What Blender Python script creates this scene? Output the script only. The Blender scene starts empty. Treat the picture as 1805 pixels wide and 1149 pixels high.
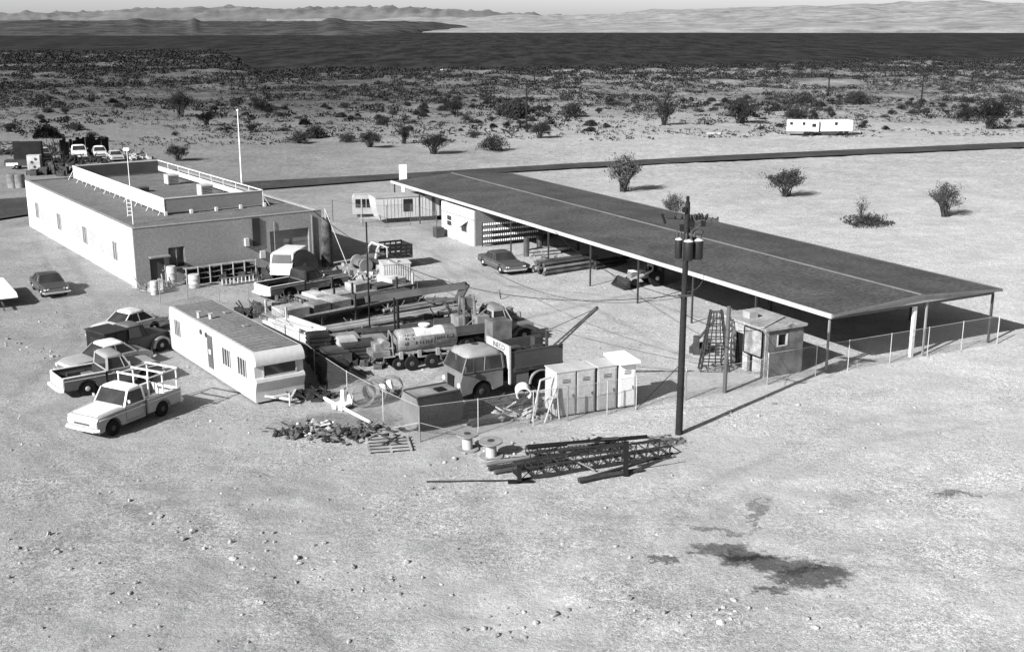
import bpy, math, random
from mathutils import Vector, Matrix, noise
random.seed(7)
R = math.radians
S = bpy.context.scene
COL = S.collection
# ------------------------------------------------------------------ camera
F, CX, CY, CAMH, HZ = 2042.0, 902.5, 574.5, 19.0, 38.0      # photo pixels (1805 x 1149), metres
PITCH = math.atan((CY-HZ)/F)
cam = bpy.data.cameras.new('camera'); camo = bpy.data.objects.new('camera', cam); COL.objects.link(camo)
cam.sensor_width = 36; cam.lens = F/1805*36; cam.clip_start = .5; cam.clip_end = 40000
camo.location = (0, 0, CAMH); camo.rotation_euler = (math.pi/2-PITCH, 0, 0)
S.camera = camo
# ------------------------------------------------------------------ light
SUN_EL, SUN_AZ = 31.0, 43.0        # sun behind the camera's left shoulder; shadows run away to the right
S.world = bpy.data.worlds.new('World'); S.world.use_nodes = True
nt = S.world.node_tree; bg = nt.nodes['Background']
sky = nt.nodes.new('ShaderNodeTexSky'); sky.sky_type = 'NISHITA'; sky.sun_disc = False
sky.sun_elevation = R(SUN_EL); sky.sun_rotation = R(180+SUN_AZ); sky.air_density = 1.0; sky.dust_density = 2.5
bw = nt.nodes.new('ShaderNodeSeparateColor'); nt.links.new(sky.outputs[0], bw.inputs[0]);      # panchromatic film behind a yellow-red filter
nt.links.new(bw.outputs[0], bg.inputs[0])
bg.inputs[1].default_value = .05
# pale dust haze low over the horizon
gn = nt.nodes.new('ShaderNodeTexCoord'); sz = nt.nodes.new('ShaderNodeSeparateXYZ'); nt.links.new(gn.outputs['Generated'], sz.inputs[0])
hz_ = nt.nodes.new('ShaderNodeMapRange'); hz_.inputs[1].default_value = 0; hz_.inputs[2].default_value = .06; hz_.inputs[3].default_value = 7; hz_.inputs[4].default_value = 1; nt.links.new(sz.outputs[2], hz_.inputs[0])
mu_ = nt.nodes.new('ShaderNodeMath'); mu_.operation = 'MULTIPLY'; nt.links.new(bw.outputs[0], mu_.inputs[0]); nt.links.new(hz_.outputs[0], mu_.inputs[1]); nt.links.new(mu_.outputs[0], bg.inputs[0])
sl = bpy.data.lights.new('sun', 'SUN'); sl.energy = 5.0; sl.angle = R(.5); sl.color = (1, 1, 1)
so = bpy.data.objects.new('sun', sl); COL.objects.link(so)
ce = math.cos(R(SUN_EL))
so.rotation_euler = Vector((math.sin(R(SUN_AZ))*ce, math.cos(R(SUN_AZ))*ce, -math.sin(R(SUN_EL)))).to_track_quat('-Z', 'Y').to_euler()
S.view_settings.view_transform = 'Standard'; S.view_settings.look = 'None'
S.view_settings.exposure = .72; S.view_settings.gamma = 1
S.cycles.max_bounces = 5; S.cycles.diffuse_bounces = 1; S.cycles.transparent_max_bounces = 16
# ------------------------------------------------------------------ helpers
def ray(px, py):
    u, v = (px-CX)/F, (CY-py)/F
    return Vector((u, math.cos(PITCH)+v*math.sin(PITCH), -math.sin(PITCH)+v*math.cos(PITCH)))
def G(px, py, z=0.0):
    d = ray(px, py); k = (z-CAMH)/d.z
    return Vector((d.x*k, d.y*k, z))
def onwall(px, py, o, d):
    """where the sight line meets the upright plane through o along d: (distance along d, height)"""
    r = ray(px, py); det = r.x*(-d[1])+d[0]*r.y
    k = (o[0]*(-d[1])+d[0]*o[1])/det
    s = (r.x*o[1]-r.y*o[0])/det*-1
    return (Vector((r.x*k, r.y*k))-Vector((o[0], o[1]))).dot(Vector((d[0], d[1]))), CAMH+r.z*k
def height(px, pyb, pyt):
    b = G(px, pyb); r = ray(px, pyt); return CAMH+r.z*b.y/r.y
def rotv(x, y, a): return x*math.cos(a)-y*math.sin(a), x*math.sin(a)+y*math.cos(a)

MATS = {}
def M(val, rough=.8, var=.12, sc=6.0, bump=0.0, metal=0.0, spec=.3, fine=.08):
    if val < .76: val = val**1.32
    key = (val, rough, var, sc, bump, metal, spec, fine)
    if key in MATS: return MATS[key]
    m = bpy.data.materials.new('grey_%d' % len(MATS)); m.use_nodes = True; n = m.node_tree; L = n.links
    b = n.nodes['Principled BSDF']; b.inputs['Roughness'].default_value = rough; b.inputs['Metallic'].default_value = metal
    b.inputs['Specular IOR Level'].default_value = spec
    tc = n.nodes.new('ShaderNodeTexCoord')
    def nz(scale, det):
        t = n.nodes.new('ShaderNodeTexNoise'); t.inputs['Scale'].default_value = scale; t.inputs['Detail'].default_value = det
        L.new(tc.outputs['Object'], t.inputs['Vector']); return t
    a, f = nz(sc/6, 5), nz(sc*2.2, 2)
    def mul(t, amt):
        r = n.nodes.new('ShaderNodeMapRange'); r.inputs[1].default_value = .36; r.inputs[2].default_value = .64
        r.inputs[3].default_value = 1-amt; r.inputs[4].default_value = 1+amt; L.new(t.outputs[0], r.inputs[0]); return r
    ra, rf = mul(a, var), mul(f, fine)
    m1 = n.nodes.new('ShaderNodeMath'); m1.operation = 'MULTIPLY'; L.new(ra.outputs[0], m1.inputs[0]); L.new(rf.outputs[0], m1.inputs[1])
    m2 = n.nodes.new('ShaderNodeMath'); m2.operation = 'MULTIPLY'; m2.inputs[1].default_value = val; L.new(m1.outputs[0], m2.inputs[0])
    L.new(m2.outputs[0], b.inputs['Base Color'])
    if bump:
        bp = n.nodes.new('ShaderNodeBump'); bp.inputs['Strength'].default_value = bump; bp.inputs['Distance'].default_value = .05
        L.new(f.outputs[0], bp.inputs['Height']); L.new(bp.outputs[0], b.inputs['Normal'])
    MATS[key] = m; return m
WHITE = M(.82, .5, .04, 4, fine=.02); PAINTW = M(.78, .35, .06, 6, spec=.5, fine=.02); LIGHT = M(.55, .6); MID = M(.32, .6); DARK = M(.1, .6); BLACK = M(.025, .6)
GLASS = M(.08, .1, .3, 6, spec=.45, fine=.1); TYRE = M(.03, .9); STEEL = M(.35, .45, .15, 8, metal=.3); RUST = M(.07, .8, .3, 8, fine=.25)
WOOD = M(.3, .85, .25, 5, fine=.2); WOODL = M(.5, .85, .2, 5, fine=.15); WOODD = M(.09, .85, .3, 5, fine=.25); CHROME = M(.75, .25, 0, metal=.6, fine=0)
CONC = M(.5, .9, .12, 5, .2, fine=.1)

class MB:
    def __init__(s): s.v = []; s.f = []
    def add(s, vs, fs, mt=None):
        o = len(s.v); s.v += [tuple(mt @ Vector(v)) if mt else tuple(v) for v in vs]; s.f += [tuple(i+o for i in f) for f in fs]; return s
    def box(s, x0, x1, y0, y1, z0, z1, mt=None):
        return s.add([(x0,y0,z0),(x1,y0,z0),(x1,y1,z0),(x0,y1,z0),(x0,y0,z1),(x1,y0,z1),(x1,y1,z1),(x0,y1,z1)],
                     [(0,3,2,1),(4,5,6,7),(0,1,5,4),(1,2,6,5),(2,3,7,6),(3,0,4,7)], mt)
    def hexa(s, b, t):
        return s.add(list(b)+list(t), [(3,2,1,0),(4,5,6,7),(0,1,5,4),(1,2,6,5),(2,3,7,6),(3,0,4,7)])
    def tube(s, p, q, r=.03, n=6, r2=None):
        p, q = Vector(p), Vector(q); d = q-p
        if d.length < 1e-6: return s
        a = d.orthogonal().normalized(); b = d.normalized().cross(a); r2 = r if r2 is None else r2
        vs = [p+(a*math.cos(t)+b*math.sin(t))*r for t in [2*math.pi*i/n for i in range(n)]]+[q+(a*math.cos(t)+b*math.sin(t))*r2 for t in [2*math.pi*i/n for i in range(n)]]
        return s.add(vs, [(i, (i+1) % n, n+(i+1) % n, n+i) for i in range(n)]+[tuple(range(n))[::-1], tuple(range(n, 2*n))])
    def path(s, pts, r=.03, n=6):
        for a, b in zip(pts, pts[1:]): s.tube(a, b, r, n)
        return s
    def bar(s, p, q, w, h):
        """square timber from p to q"""
        p, q = Vector(p), Vector(q); d = (q-p).normalized(); a = d.cross(Vector((0,0,1)))
        a = a.normalized() if a.length > 1e-4 else Vector((1,0,0)); b = a.cross(d).normalized(); c = []
        for e in (p, q): c.append([e+a*(sx*w/2)+b*(sy*h/2) for sx, sy in ((-1,-1),(1,-1),(1,1),(-1,1))])
        return s.hexa(c[0], c[1])
    def prism(s, prof, y0, y1, axis='y', shrink=None):
        """outline (x,z) drawn out along y (or x); shrink = function (x,z,side)->half width factor"""
        n = len(prof); vs = []
        for y in (y0, y1):
            for x, z in prof: vs.append((x, y, z) if axis == 'y' else (y, x, z))
        return s.add(vs, [(i, (i+1) % n, n+(i+1) % n, n+i) for i in range(n)]+[tuple(range(n))[::-1], tuple(range(n, 2*n))])
    def lathe(s, prof, n=16, mt=None, caps=True):
        vs = []
        for r, z in prof:
            for i in range(n): t = 2*math.pi*i/n; vs.append((r*math.cos(t), r*math.sin(t), z))
        fs = []
        for k in range(len(prof)-1):
            for i in range(n): fs.append((k*n+i, k*n+(i+1) % n, (k+1)*n+(i+1) % n, (k+1)*n+i))
        if caps: fs += [tuple(range(n))[::-1], tuple(range((len(prof)-1)*n, len(prof)*n))]
        return s.add(vs, fs, mt)
    def rock(s, x, y, z, r, k=.25):
        P = [(0,0,1),(.9,0,.45),(.28,.85,.45),(-.72,.53,.45),(-.72,-.53,.45),(.28,-.85,.45),(.72,.53,-.45),(-.28,.85,-.45),(-.9,0,-.45),(-.28,-.85,-.45),(.72,-.53,-.45),(0,0,-1)]
        Fc = [(0,1,2),(0,2,3),(0,3,4),(0,4,5),(0,5,1),(1,6,2),(2,7,3),(3,8,4),(4,9,5),(5,10,1),(1,10,6),(2,6,7),(3,7,8),(4,8,9),(5,9,10),(11,7,6),(11,8,7),(11,9,8),(11,10,9),(11,6,10)]
        a = random.random()*6.28; e = (random.uniform(.7,1.3), random.uniform(.6,1), random.uniform(.5,.9)); vs = []
        for px, py, pz in P:
            m = 1+random.uniform(-k, k); X, Y = rotv(px*e[0]*m, py*e[1]*m, a); vs.append((x+X*r, y+Y*r, z+pz*e[2]*m*r))
        return s.add(vs, Fc)
    def build(s, name, mat, parent=None, smooth=0, bevel=0, loc=None, rz=0):
        me = bpy.data.meshes.new(name); me.from_pydata(s.v, [], s.f); me.update(); me.materials.append(mat)
        if smooth: me.polygons.foreach_set('use_smooth', [True]*len(me.polygons))
        if smooth and smooth < 180: me.set_sharp_from_angle(angle=R(smooth))
        o = bpy.data.objects.new(name, me); COL.objects.link(o)
        if parent: o.parent = parent
        if loc is not None: o.location = loc
        o.rotation_euler = (0, 0, rz)
        if bevel:
            b = o.modifiers.new('bevel', 'BEVEL'); b.width = bevel; b.segments = 2; b.limit_method = 'ANGLE'
        return o
def tag(o, label=None, cat=None, group=None, kind=None):
    for k, v in (('label', label), ('category', cat), ('group', group), ('kind', kind)):
        if v: o[k] = v
    return o
def thing(name, label, cat, loc=(0,0,0), rz=0, group=None):
    o = bpy.data.objects.new(name, None); COL.objects.link(o); o.location = loc; o.rotation_euler = (0,0,rz); o.empty_display_size = .3
    return tag(o, label, cat, group)
def dup(src, loc, rz, label=None, group=None, scale=None):
    kids = [c for c in src.children]
    r = src.copy(); COL.objects.link(r); r.location = loc; r.rotation_euler = (0,0,rz)
    if scale: r.scale = scale
    if label: r['label'] = label
    if group: r['group'] = group
    for ch in kids:
        c = ch.copy(); COL.objects.link(c); c.parent = r
        for g in ch.children: d = g.copy(); COL.objects.link(d); d.parent = c
    return r
def struct(o): o['kind'] = 'structure'; return o
def smoothstep(a, b, x): t = min(1, max(0, (x-a)/(b-a))); return t*t*(3-2*t)
def fbm(x, y, s, o=4, seed=0): return noise.fractal(Vector((x/s+seed*7.3, y/s, seed*3.1)), 1.0, 2.0, o)

# ------------------------------------------------------------------ ground, water, hills
def shore(x, y):
    u = x/max(y, 1)
    a = 45+760+(470-760)*smoothstep(-.255, -.215, u)+110*smoothstep(-.05, .45, u)
    return a+18*fbm(x, 0, 60, 4, 2)+8*fbm(x, 0, 12, 3, 4)
def ground_z(x, y):
    m = 1-smoothstep(44, 52, y)+smoothstep(135, 170, y)*(.6+y/200)
    if x < -25: m = max(m, .3)
    z = (.1*fbm(x, y, 7, 4)+.09*fbm(x, y, 1.2, 3, 5))*min(m, 1)+.012*fbm(x, y, .9, 3, 9)
    if y > 200: z += smoothstep(200, 420, y)*1.6*fbm(x, y, 55, 4, 3)+smoothstep(260, 420, y)*1.4*max(0, fbm(x, y, 22, 3, 6))
    s = shore(x, y)
    if y > s-90: z = z*(1-smoothstep(s-40, s, y))-2.2*smoothstep(s-70, s+5, y)
    if y > s: z = -3
    return z
g = MB(); rows = [-60, -20, 5, 14]; y = 20.0
while y < 1000: rows.append(y); y *= 1.0095
rows += [1100, 1300, 1700, 2300, 3200, 5000, 9000, 16000]
NC = 340
for yy in rows:
    w = 55+.62*max(yy, 0)
    for c in range(NC+1): x = (c/NC*2-1)*w; g.v.append((x, yy, ground_z(x, yy)))
for r_ in range(len(rows)-1):
    for c in range(NC): a = r_*(NC+1)+c; g.f.append((a, a+1, a+NC+2, a+NC+1))
def ground_mat():
    m = bpy.data.materials.new('desert_ground'); m.use_nodes = True; n = m.node_tree; L = n.links; N = n.nodes.new
    b = n.nodes['Principled BSDF']; b.inputs['Roughness'].default_value = .95; b.inputs['Specular IOR Level'].default_value = .1
    geo = N('ShaderNodeNewGeometry'); P = geo.outputs['Position']
    def nz(scale, det=4, rough=.6, w=None):
        t = N('ShaderNodeTexNoise'); t.inputs['Scale'].default_value = scale; t.inputs['Detail'].default_value = det; t.inputs['Roughness'].default_value = rough
        L.new(w or P, t.inputs['Vector']); return t.outputs[0]
    def mr(v, a, b_, c, d):
        r = N('ShaderNodeMapRange'); L.new(v, r.inputs[0])
        for i, q in enumerate((a, b_, c, d)): r.inputs[i+1].default_value = q
        return r.outputs[0]
    def ma(op, a, b_):
        r = N('ShaderNodeMath'); r.operation = op
        for i, q in enumerate((a, b_)):
            if isinstance(q, (int, float)): r.inputs[i].default_value = q
            else: L.new(q, r.inputs[i])
        return r.outputs[0]
    sep = N('ShaderNodeSeparateXYZ'); L.new(P, sep.inputs[0]); X, Y = sep.outputs[0], sep.outputs[1]
    col = mr(nz(.05, 5), .3, .7, .36, .46)
    col = ma('MULTIPLY', col, mr(ma('ADD', X, ma('MULTIPLY', nz(.08), 14)), -26, 24, .62, 1.14))       # paler to the right
    col = ma('MULTIPLY', col, mr(nz(.6, 6, .7), .35, .65, .9, 1.1))
    amp = mr(nz(.16, 4), .4, .62, .35, 1.1)
    sp = ma('MULTIPLY', mr(nz(4.5, 5, .85), .4, .6, .7, 1.3), mr(nz(15, 3, .85), .4, .6, .6, 1.4))
    col = ma('MULTIPLY', col, ma('ADD', 1, ma('MULTIPLY', ma('SUBTRACT', sp, 1), amp)))
    col = ma('MULTIPLY', col, mr(nz(.22, 5, .65), .36, .64, .9, 1.1))
    col = ma('MULTIPLY', col, mr(Y, 95, 150, 1, .82))
    col = ma('MULTIPLY', col, ma('ADD', 1, ma('MULTIPLY', mr(Y, 70, 160, 0, 1), mr(nz(1.3, 7, .85), .38, .62, -.3, .3))))
    # desert flats farther off are darker and patchier
    far = mr(Y, 195, 290, 0, 1); patch = mr(nz(.05, 9, .8), .4, .62, .3, .7)
    mixv = ma('ADD', ma('MULTIPLY', ma('SUBTRACT', patch, 1), far), 1); col = ma('MULTIPLY', col, mixv)
    # oil stains: ellipses with ragged noise edges
    wx = ma('ADD', X, ma('MULTIPLY', ma('SUBTRACT', nz(.9, 6, .7), .5), 3.2)); wy = ma('ADD', Y, ma('MULTIPLY', ma('SUBTRACT', nz(1.1, 6, .75), .5), 2.4))
    stn = nz(3.2, 5, .75)
    for (px, py, a, c, rot, dk) in STAINS:
        p = G(px, py); dx, dy = ma('SUBTRACT', wx, p.x), ma('SUBTRACT', wy, p.y); cr, sr = math.cos(rot), math.sin(rot)
        e1 = ma('ADD', ma('MULTIPLY', dx, cr/a), ma('MULTIPLY', dy, sr/a)); e2 = ma('ADD', ma('MULTIPLY', dx, -sr/c), ma('MULTIPLY', dy, cr/c))
        d = ma('SQRT', ma('ADD', ma('MULTIPLY', e1, e1), ma('MULTIPLY', e2, e2)), 0)
        k = mr(ma('ADD', d, ma('MULTIPLY', ma('SUBTRACT', stn, .5), 1.1)), .66, 1.04, dk*.7, 1); col = ma('MULTIPLY', col, k)
    # faint wheel tracks across the yard and the foreground
    for (pts, w, k) in TRACKS:
        for (a, c) in zip(pts, pts[1:]):
            A, B = G(*a), G(*c); D = (B-A); ln = D.length; D = D/ln
            tx = ma('ADD', ma('MULTIPLY', ma('SUBTRACT', X, A.x), D.x), ma('MULTIPLY', ma('SUBTRACT', Y, A.y), D.y))
            ty = ma('ABSOLUTE', ma('ADD', ma('ADD', ma('MULTIPLY', ma('SUBTRACT', X, A.x), -D.y), ma('MULTIPLY', ma('SUBTRACT', Y, A.y), D.x)), ma('MULTIPLY', ma('SUBTRACT', nz(.5, 3), .5), .8)), 0)
            inside = ma('MULTIPLY', mr(tx, -.4, .1, 0, 1), mr(tx, ln-.1, ln+.4, 1, 0))
            v = ma('MULTIPLY', inside, mr(ty, w*.5, w*1.6, 1, 0)); col = ma('MULTIPLY', col, ma('SUBTRACT', 1, ma('MULTIPLY', v, k)))
    L.new(col, b.inputs['Base Color'])
    bp = N('ShaderNodeBump'); bp.inputs['Strength'].default_value = .9; bp.inputs['Distance'].default_value = .07
    L.new(ma('ADD', nz(7, 5, .8), ma('MULTIPLY', nz(1.5, 4), 1.2)), bp.inputs['Height']); L.new(bp.outputs[0], b.inputs['Normal'])
    return m
STAINS = [(1290, 972, 1.7, .75, -.25, .42), (1350, 992, 2.0, .8, -.3, .4), (1435, 1015, 1.55, .95, .1, .36), (1360, 1036, .9, .35, -.1, .5),
          (1170, 985, .45, .3, 0, .5), (1690, 872, 1.0, .35, 0, .6), (1335, 905, .22, 2.2, -.35, .72), (1255, 935, 1.6, .2, -.3, .75), (1174, 777, 1.0, .75, 0, .52), (600, 745, 3.5, 2, .3, .85)]
TRACKS = [([(700, 700), (930, 560), (1110, 520), (1230, 560)], .25, .18), ([(720, 430), (900, 505), (1060, 520)], .25, .14), ([(1060, 1149), (1500, 880), (1800, 790)], .5, .07),
          ([(480, 1060), (620, 1149)], .35, .12), ([(200, 900), (520, 870), (850, 960)], .4, .1), ([(-40, 700), (300, 880), (700, 1149)], .3, .1), ([(-40, 745), (280, 930), (620, 1149)], .3, .1), ([(1805, 700), (1500, 745), (1250, 850), (1000, 1149)], .3, .09), ([(1805, 735), (1520, 780), (1290, 880), (1060, 1149)], .3, .09), ([(900, 505), (1050, 545), (1230, 640)], .25, .15), ([(760, 440), (830, 520), (1000, 640), (1200, 680)], .25, .12), ([(60, 420), (140, 600), (20, 700)], .3, .12), ([(100, 420), (190, 560)], .3, .12)]
struct(g.build('ground', ground_mat(), smooth=180))

def sheet(name, pts, mat, z=.03):
    n = len(pts)//2; mb = MB()
    for a, b in pts: mb.v += [(a.x, a.y, z), (b.x, b.y, z)]
    for i in range(len(pts)-1): mb.f.append((2*i, 2*i+1, 2*i+3, 2*i+2))
    return struct(mb.build(name, mat))
def roadpts(lst):
    """smooth strip through (px, py upper, py lower)"""
    C = [((G(p, a)), G(p, b)) for p, a, b in lst]; out = []
    for (a0, b0), (a1, b1) in zip(C, C[1:]):
        for k in range(8): t = k/8; out.append((a0.lerp(a1, t), b0.lerp(b1, t)))
    return out+[C[-1]]
ASPH = M(.1, .9, .25, 1.2, fine=.25)
sheet('road', roadpts([(-420, 408, 462), (0, 354, 389), (200, 340, 358), (450, 322.5, 337), (700, 309, 318), (1000, 291, 299.5), (1300, 275, 284), (1805, 252.5, 262), (2300, 234, 243)]), ASPH, .2)
wm = bpy.data.materials.new('lake_water'); wm.use_nodes = True; n_ = wm.node_tree; b_ = n_.nodes['Principled BSDF']
b_.inputs['Base Color'].default_value = (.03, .03, .03, 1); b_.inputs['Roughness'].default_value = .55; b_.inputs['Specular IOR Level'].default_value = .12
t_ = n_.nodes.new('ShaderNodeTexNoise'); t_.inputs['Scale'].default_value = .06; t_.inputs['Detail'].default_value = 8; t_.inputs['Roughness'].default_value = .8
q_ = n_.nodes.new('ShaderNodeNewGeometry'); vm_ = n_.nodes.new('ShaderNodeVectorMath'); vm_.operation = 'MULTIPLY'; vm_.inputs[1].default_value = (1, .2, 1); n_.links.new(q_.outputs['Position'], vm_.inputs[0]); n_.links.new(vm_.outputs[0], t_.inputs['Vector'])
r_ = n_.nodes.new('ShaderNodeMapRange'); r_.inputs[1].default_value = .35; r_.inputs[2].default_value = .7; r_.inputs[1].default_value = .42; r_.inputs[2].default_value = .6; r_.inputs[3].default_value = .006; r_.inputs[4].default_value = .04
n_.links.new(t_.outputs[0], r_.inputs[0]); n_.links.new(r_.outputs[0], b_.inputs['Base Color'])
bp_ = n_.nodes.new('ShaderNodeBump'); bp_.inputs['Strength'].default_value = 1; bp_.inputs['Distance'].default_value = 1; n_.links.new(t_.outputs[0], bp_.inputs['Height']); n_.links.new(bp_.outputs[0], b_.inputs['Normal'])
wb = MB(); wb.add([(-6000, 380, -1.0), (6000, 380, -1.0), (9000, 9000, -1.0), (-9000, 9000, -1.0)], [(0,1,2,3)]); struct(wb.build('water', wm))

def hills(name, x0, x1, y0, y1, nx, ny, fn, mat):
    mb = MB()
    for j in range(ny+1):
        t = j/ny; yy = y0+(y1-y0)*t**1.3
        for i in range(nx+1):
            xx = (x0+(x1-x0)*i/nx)*(yy/y0); mb.v.append((xx, yy, fn(xx, yy)))
    for j in range(ny):
        for i in range(nx): a = j*(nx+1)+i; mb.f.append((a, a+1, a+nx+2, a+nx+1))
    return struct(mb.build(name, mat, smooth=180))
def ridge(px): # silhouette of the near dark hills, photo pixels above the horizon line
    tab = [(-300, 0), (0, -1), (110, 1), (180, 0), (245, 1), (262, 5), (285, 1), (350, 0), (359, 6), (370, 0), (440, -1), (575, -1), (588, 5), (605, 4), (620, 0), (640, -1), (700, 0), (840, -3), (980, -10), (1100, -19), (1200, -24), (2400, -20)]
    for (a, b), (c, d) in zip(tab, tab[1:]):
        if a <= px <= c: return b+(d-b)*(px-a)/(c-a)
    return tab[-1][1]
def f_dark(x, y):
    px = CX+x/y*F*1.0; s = 1650+60*fbm(x, 0, 200, 3, 1)+smoothstep(650, 1000, px)*2500
    if y < s: return -4
    h = 19+ridge(px)/F*2700*1.0+3.5*fbm(x, y, 40, 7, 8)
    k = smoothstep(s, s+1300, y)
    return -4+(max(h, -4)+4)*(.3*smoothstep(s, s+200, y)+.7*k)
hm = lambda v, v2, sc: None
def hill_mat(name, lo, hi, sc):
    m = bpy.data.materials.new(name); m.use_nodes = True; n = m.node_tree; L = n.links; b = n.nodes['Principled BSDF']; b.inputs['Roughness'].default_value = 1; b.inputs['Specular IOR Level'].default_value = 0
    gm = n.nodes.new('ShaderNodeNewGeometry'); t = n.nodes.new('ShaderNodeTexNoise'); t.inputs['Scale'].default_value = sc; t.inputs['Detail'].default_value = 8; t.inputs['Roughness'].default_value = .75
    L.new(gm.outputs['Position'], t.inputs['Vector']); r = n.nodes.new('ShaderNodeMapRange'); r.inputs[1].default_value = .38; r.inputs[2].default_value = .62
    r.inputs[3].default_value = lo; r.inputs[4].default_value = hi; L.new(t.outputs[0], r.inputs[0]); L.new(r.outputs[0], b.inputs['Base Color']); return m
hills('hills', -900, 400, 1600, 3400, 260, 40, f_dark, hill_mat('volcanic_hills', .03, .1, .02))
def f_light(x, y):
    px = CX+x/y*F; s = 2080+40*fbm(x, 0, 300, 3, 1)
    if y < s: return -4
    top = 19+(smoothstep(560, 1000, px)*9+smoothstep(900, 1600, px)*20+4*fbm(x, 0, 420, 5, 3))/F*6500
    return -4+(top+4)*(.12*smoothstep(s, s+150, y)+.88*smoothstep(s, 6600, y)**1.1)+14*fbm(x, y, 330, 5, 5)*smoothstep(s, s+1500, y)
hills('hills', -420, 1150, 2050, 7000, 260, 60, f_light, hill_mat('pale_hills', .17, .36, .012))
def f_far(x, y):
    px = CX+x/y*F
    if px > 1150: return -4
    r = .5+.5*(1-abs(fbm(x, y*.3, 900, 6, 11))*2)
    e = (12+9*smoothstep(120, 350, px)-7*smoothstep(760, 900, px)-8*smoothstep(900, 1080, px))/F*9500+19
    return (e*(.55+.5*r)+26*abs(fbm(x, 0, 110, 8, 13))+16*fbm(x, y*.5, 60, 5, 14))*smoothstep(7400, 9000, y)*(1-.3*smoothstep(9300, 11000, y))-4
hills('hills', -4400, 2400, 7300, 11500, 300, 24, f_far, hill_mat('distant_mountains', .13, .2, .003))
# ------------------------------------------------------------------ main building
BO, BT, BL, BW, BH = Vector((-27.65, 83.4, 0)), .611, 32.5, 15.1, 4.38
BU, BV = Vector((-math.sin(BT), math.cos(BT))), Vector((math.cos(BT), math.sin(BT)))
def tolocal(p, o, a): x, y = rotv(p.x-o.x, p.y-o.y, -a); return Vector((x, y, p.z))
bld = thing('workshop_building', 'long flat roofed masonry workshop with bright white side wall and roof screen', 'building', BO, BT)
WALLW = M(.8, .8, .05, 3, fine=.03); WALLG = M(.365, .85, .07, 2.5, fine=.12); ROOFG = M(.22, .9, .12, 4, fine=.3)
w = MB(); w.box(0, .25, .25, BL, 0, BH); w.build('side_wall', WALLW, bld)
w = MB()
fx = [onwall(px, py, BO.xy, BV) for px, py in ((266, 487), (289, 447), (298.7, 472), (325, 434), (478, 455), (544, 401))]
dx0, dx1, dz = fx[0][0], fx[1][0], 2.1
wx0, wx1, wz0, wz1 = fx[2][0], fx[3][0], fx[2][1], fx[3][1]
gx0, gx1, gz = fx[4][0], fx[5][0], min(3.4, fx[5][1])
def wallholes(x0, x1, z1, holes, y0, y1):
    mb = MB(); cur = x0
    for a, b, lo, hi in holes:
        mb.box(cur, a, y0, y1, 0, z1)
        if lo > 0: mb.box(a, b, y0, y1, 0, lo)
        mb.box(a, b, y0, y1, hi, z1); cur = b
    mb.box(cur, x1, y0, y1, 0, z1); return mb
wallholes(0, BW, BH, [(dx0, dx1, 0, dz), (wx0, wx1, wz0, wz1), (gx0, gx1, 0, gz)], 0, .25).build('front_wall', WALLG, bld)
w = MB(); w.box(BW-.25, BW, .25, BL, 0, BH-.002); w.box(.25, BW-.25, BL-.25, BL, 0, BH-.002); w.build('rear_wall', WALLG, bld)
w = MB(); w.box(.25, BW-.25, .25, BL-.25, BH-.38, BH-.12); w.build('roof', ROOFG, bld)
w = MB(); w.box(-.03, .28, -.03, BL+.03, BH, BH+.05); w.box(.28, BW+.03, -.03, .28, BH+.002, BH+.05); w.box(BW-.28, BW+.03, .28, BL+.03, BH, BH+.05); w.box(.28, BW-.28, BL-.28, BL+.03, BH, BH+.05); w.build('coping', WALLG, bld)
d_ = MB(); d_.box(dx0, dx1, .12, .18, 0, dz); dd = d_.build('door', M(.13, .6), bld)
hd = MB(); hd.box(dx0-.05, dx1+.35, -.5, 0, dz+.02, dz+.12); hd.build('door_canopy', MID, bld)
hd = MB(); hd.box(dx1-.16, dx1-.1, .06, .12, 1, 1.1); hd.build('handle', CHROME, dd)
d_ = MB(); d_.box(wx0, wx1, .14, .18, wz0, wz1); wi = d_.build('window', GLASS, bld)
hd = MB()
for a, b, c, e in ((wx0-.04, wx0+.06, wz0, wz1), (wx1-.06, wx1+.08, wz0, wz1), ((wx0+wx1)/2-.02, (wx0+wx1)/2+.02, wz0, wz1)): hd.box(a, b, .05, .14, c, e)
hd.build('frame', MID, wi); hd = MB(); hd.box(wx0-.1, wx1+.12, -.1, .1, wz0-.1, wz0); hd.build('sill', WALLW, wi)
d_ = MB(); d_.box(gx0, gx1, .26, .3, 0, gz)
for k in range(1, 6): d_.box(gx0+.05, gx1-.05, .24, .26, gz*k/6-.02, gz*k/6+.02)
d_.build('garage_door', M(.27, .6, .1, 4), bld)
px0 = onwall(446, 434, BO.xy, BV); px1 = onwall(456, 384, BO.xy, BV)
w = MB(); w.box(px0[0], px1[0], -.12, 0, px0[1], BH-.1); w.build('vent_duct', M(.07, .6, .2), bld)
w = MB(); w.box(px0[0]-.7, px0[0]-.4, -.3, 0, px0[1]+.1, px0[1]+.7); w.build('meter_box', LIGHT, bld); w = MB(); w.box(px1[0]-.1, px1[0]+.3, -.25, 0, px0[1]-1, px0[1]-.4); w.build('meter_box', LIGHT, bld)
w = MB(); w.tube((BW-.9, -.08, 0), (BW-.9, -.08, BH-.3), .05); w.build('conduit', MID, bld); w = MB(); w.tube((px1[0]+1.2, -.06, 1.2), (px1[0]+1.2, -.06, BH-.5), .03); w.build('conduit', MID, bld)
SO = Vector((BO.x, BO.y))
wins = []
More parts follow.
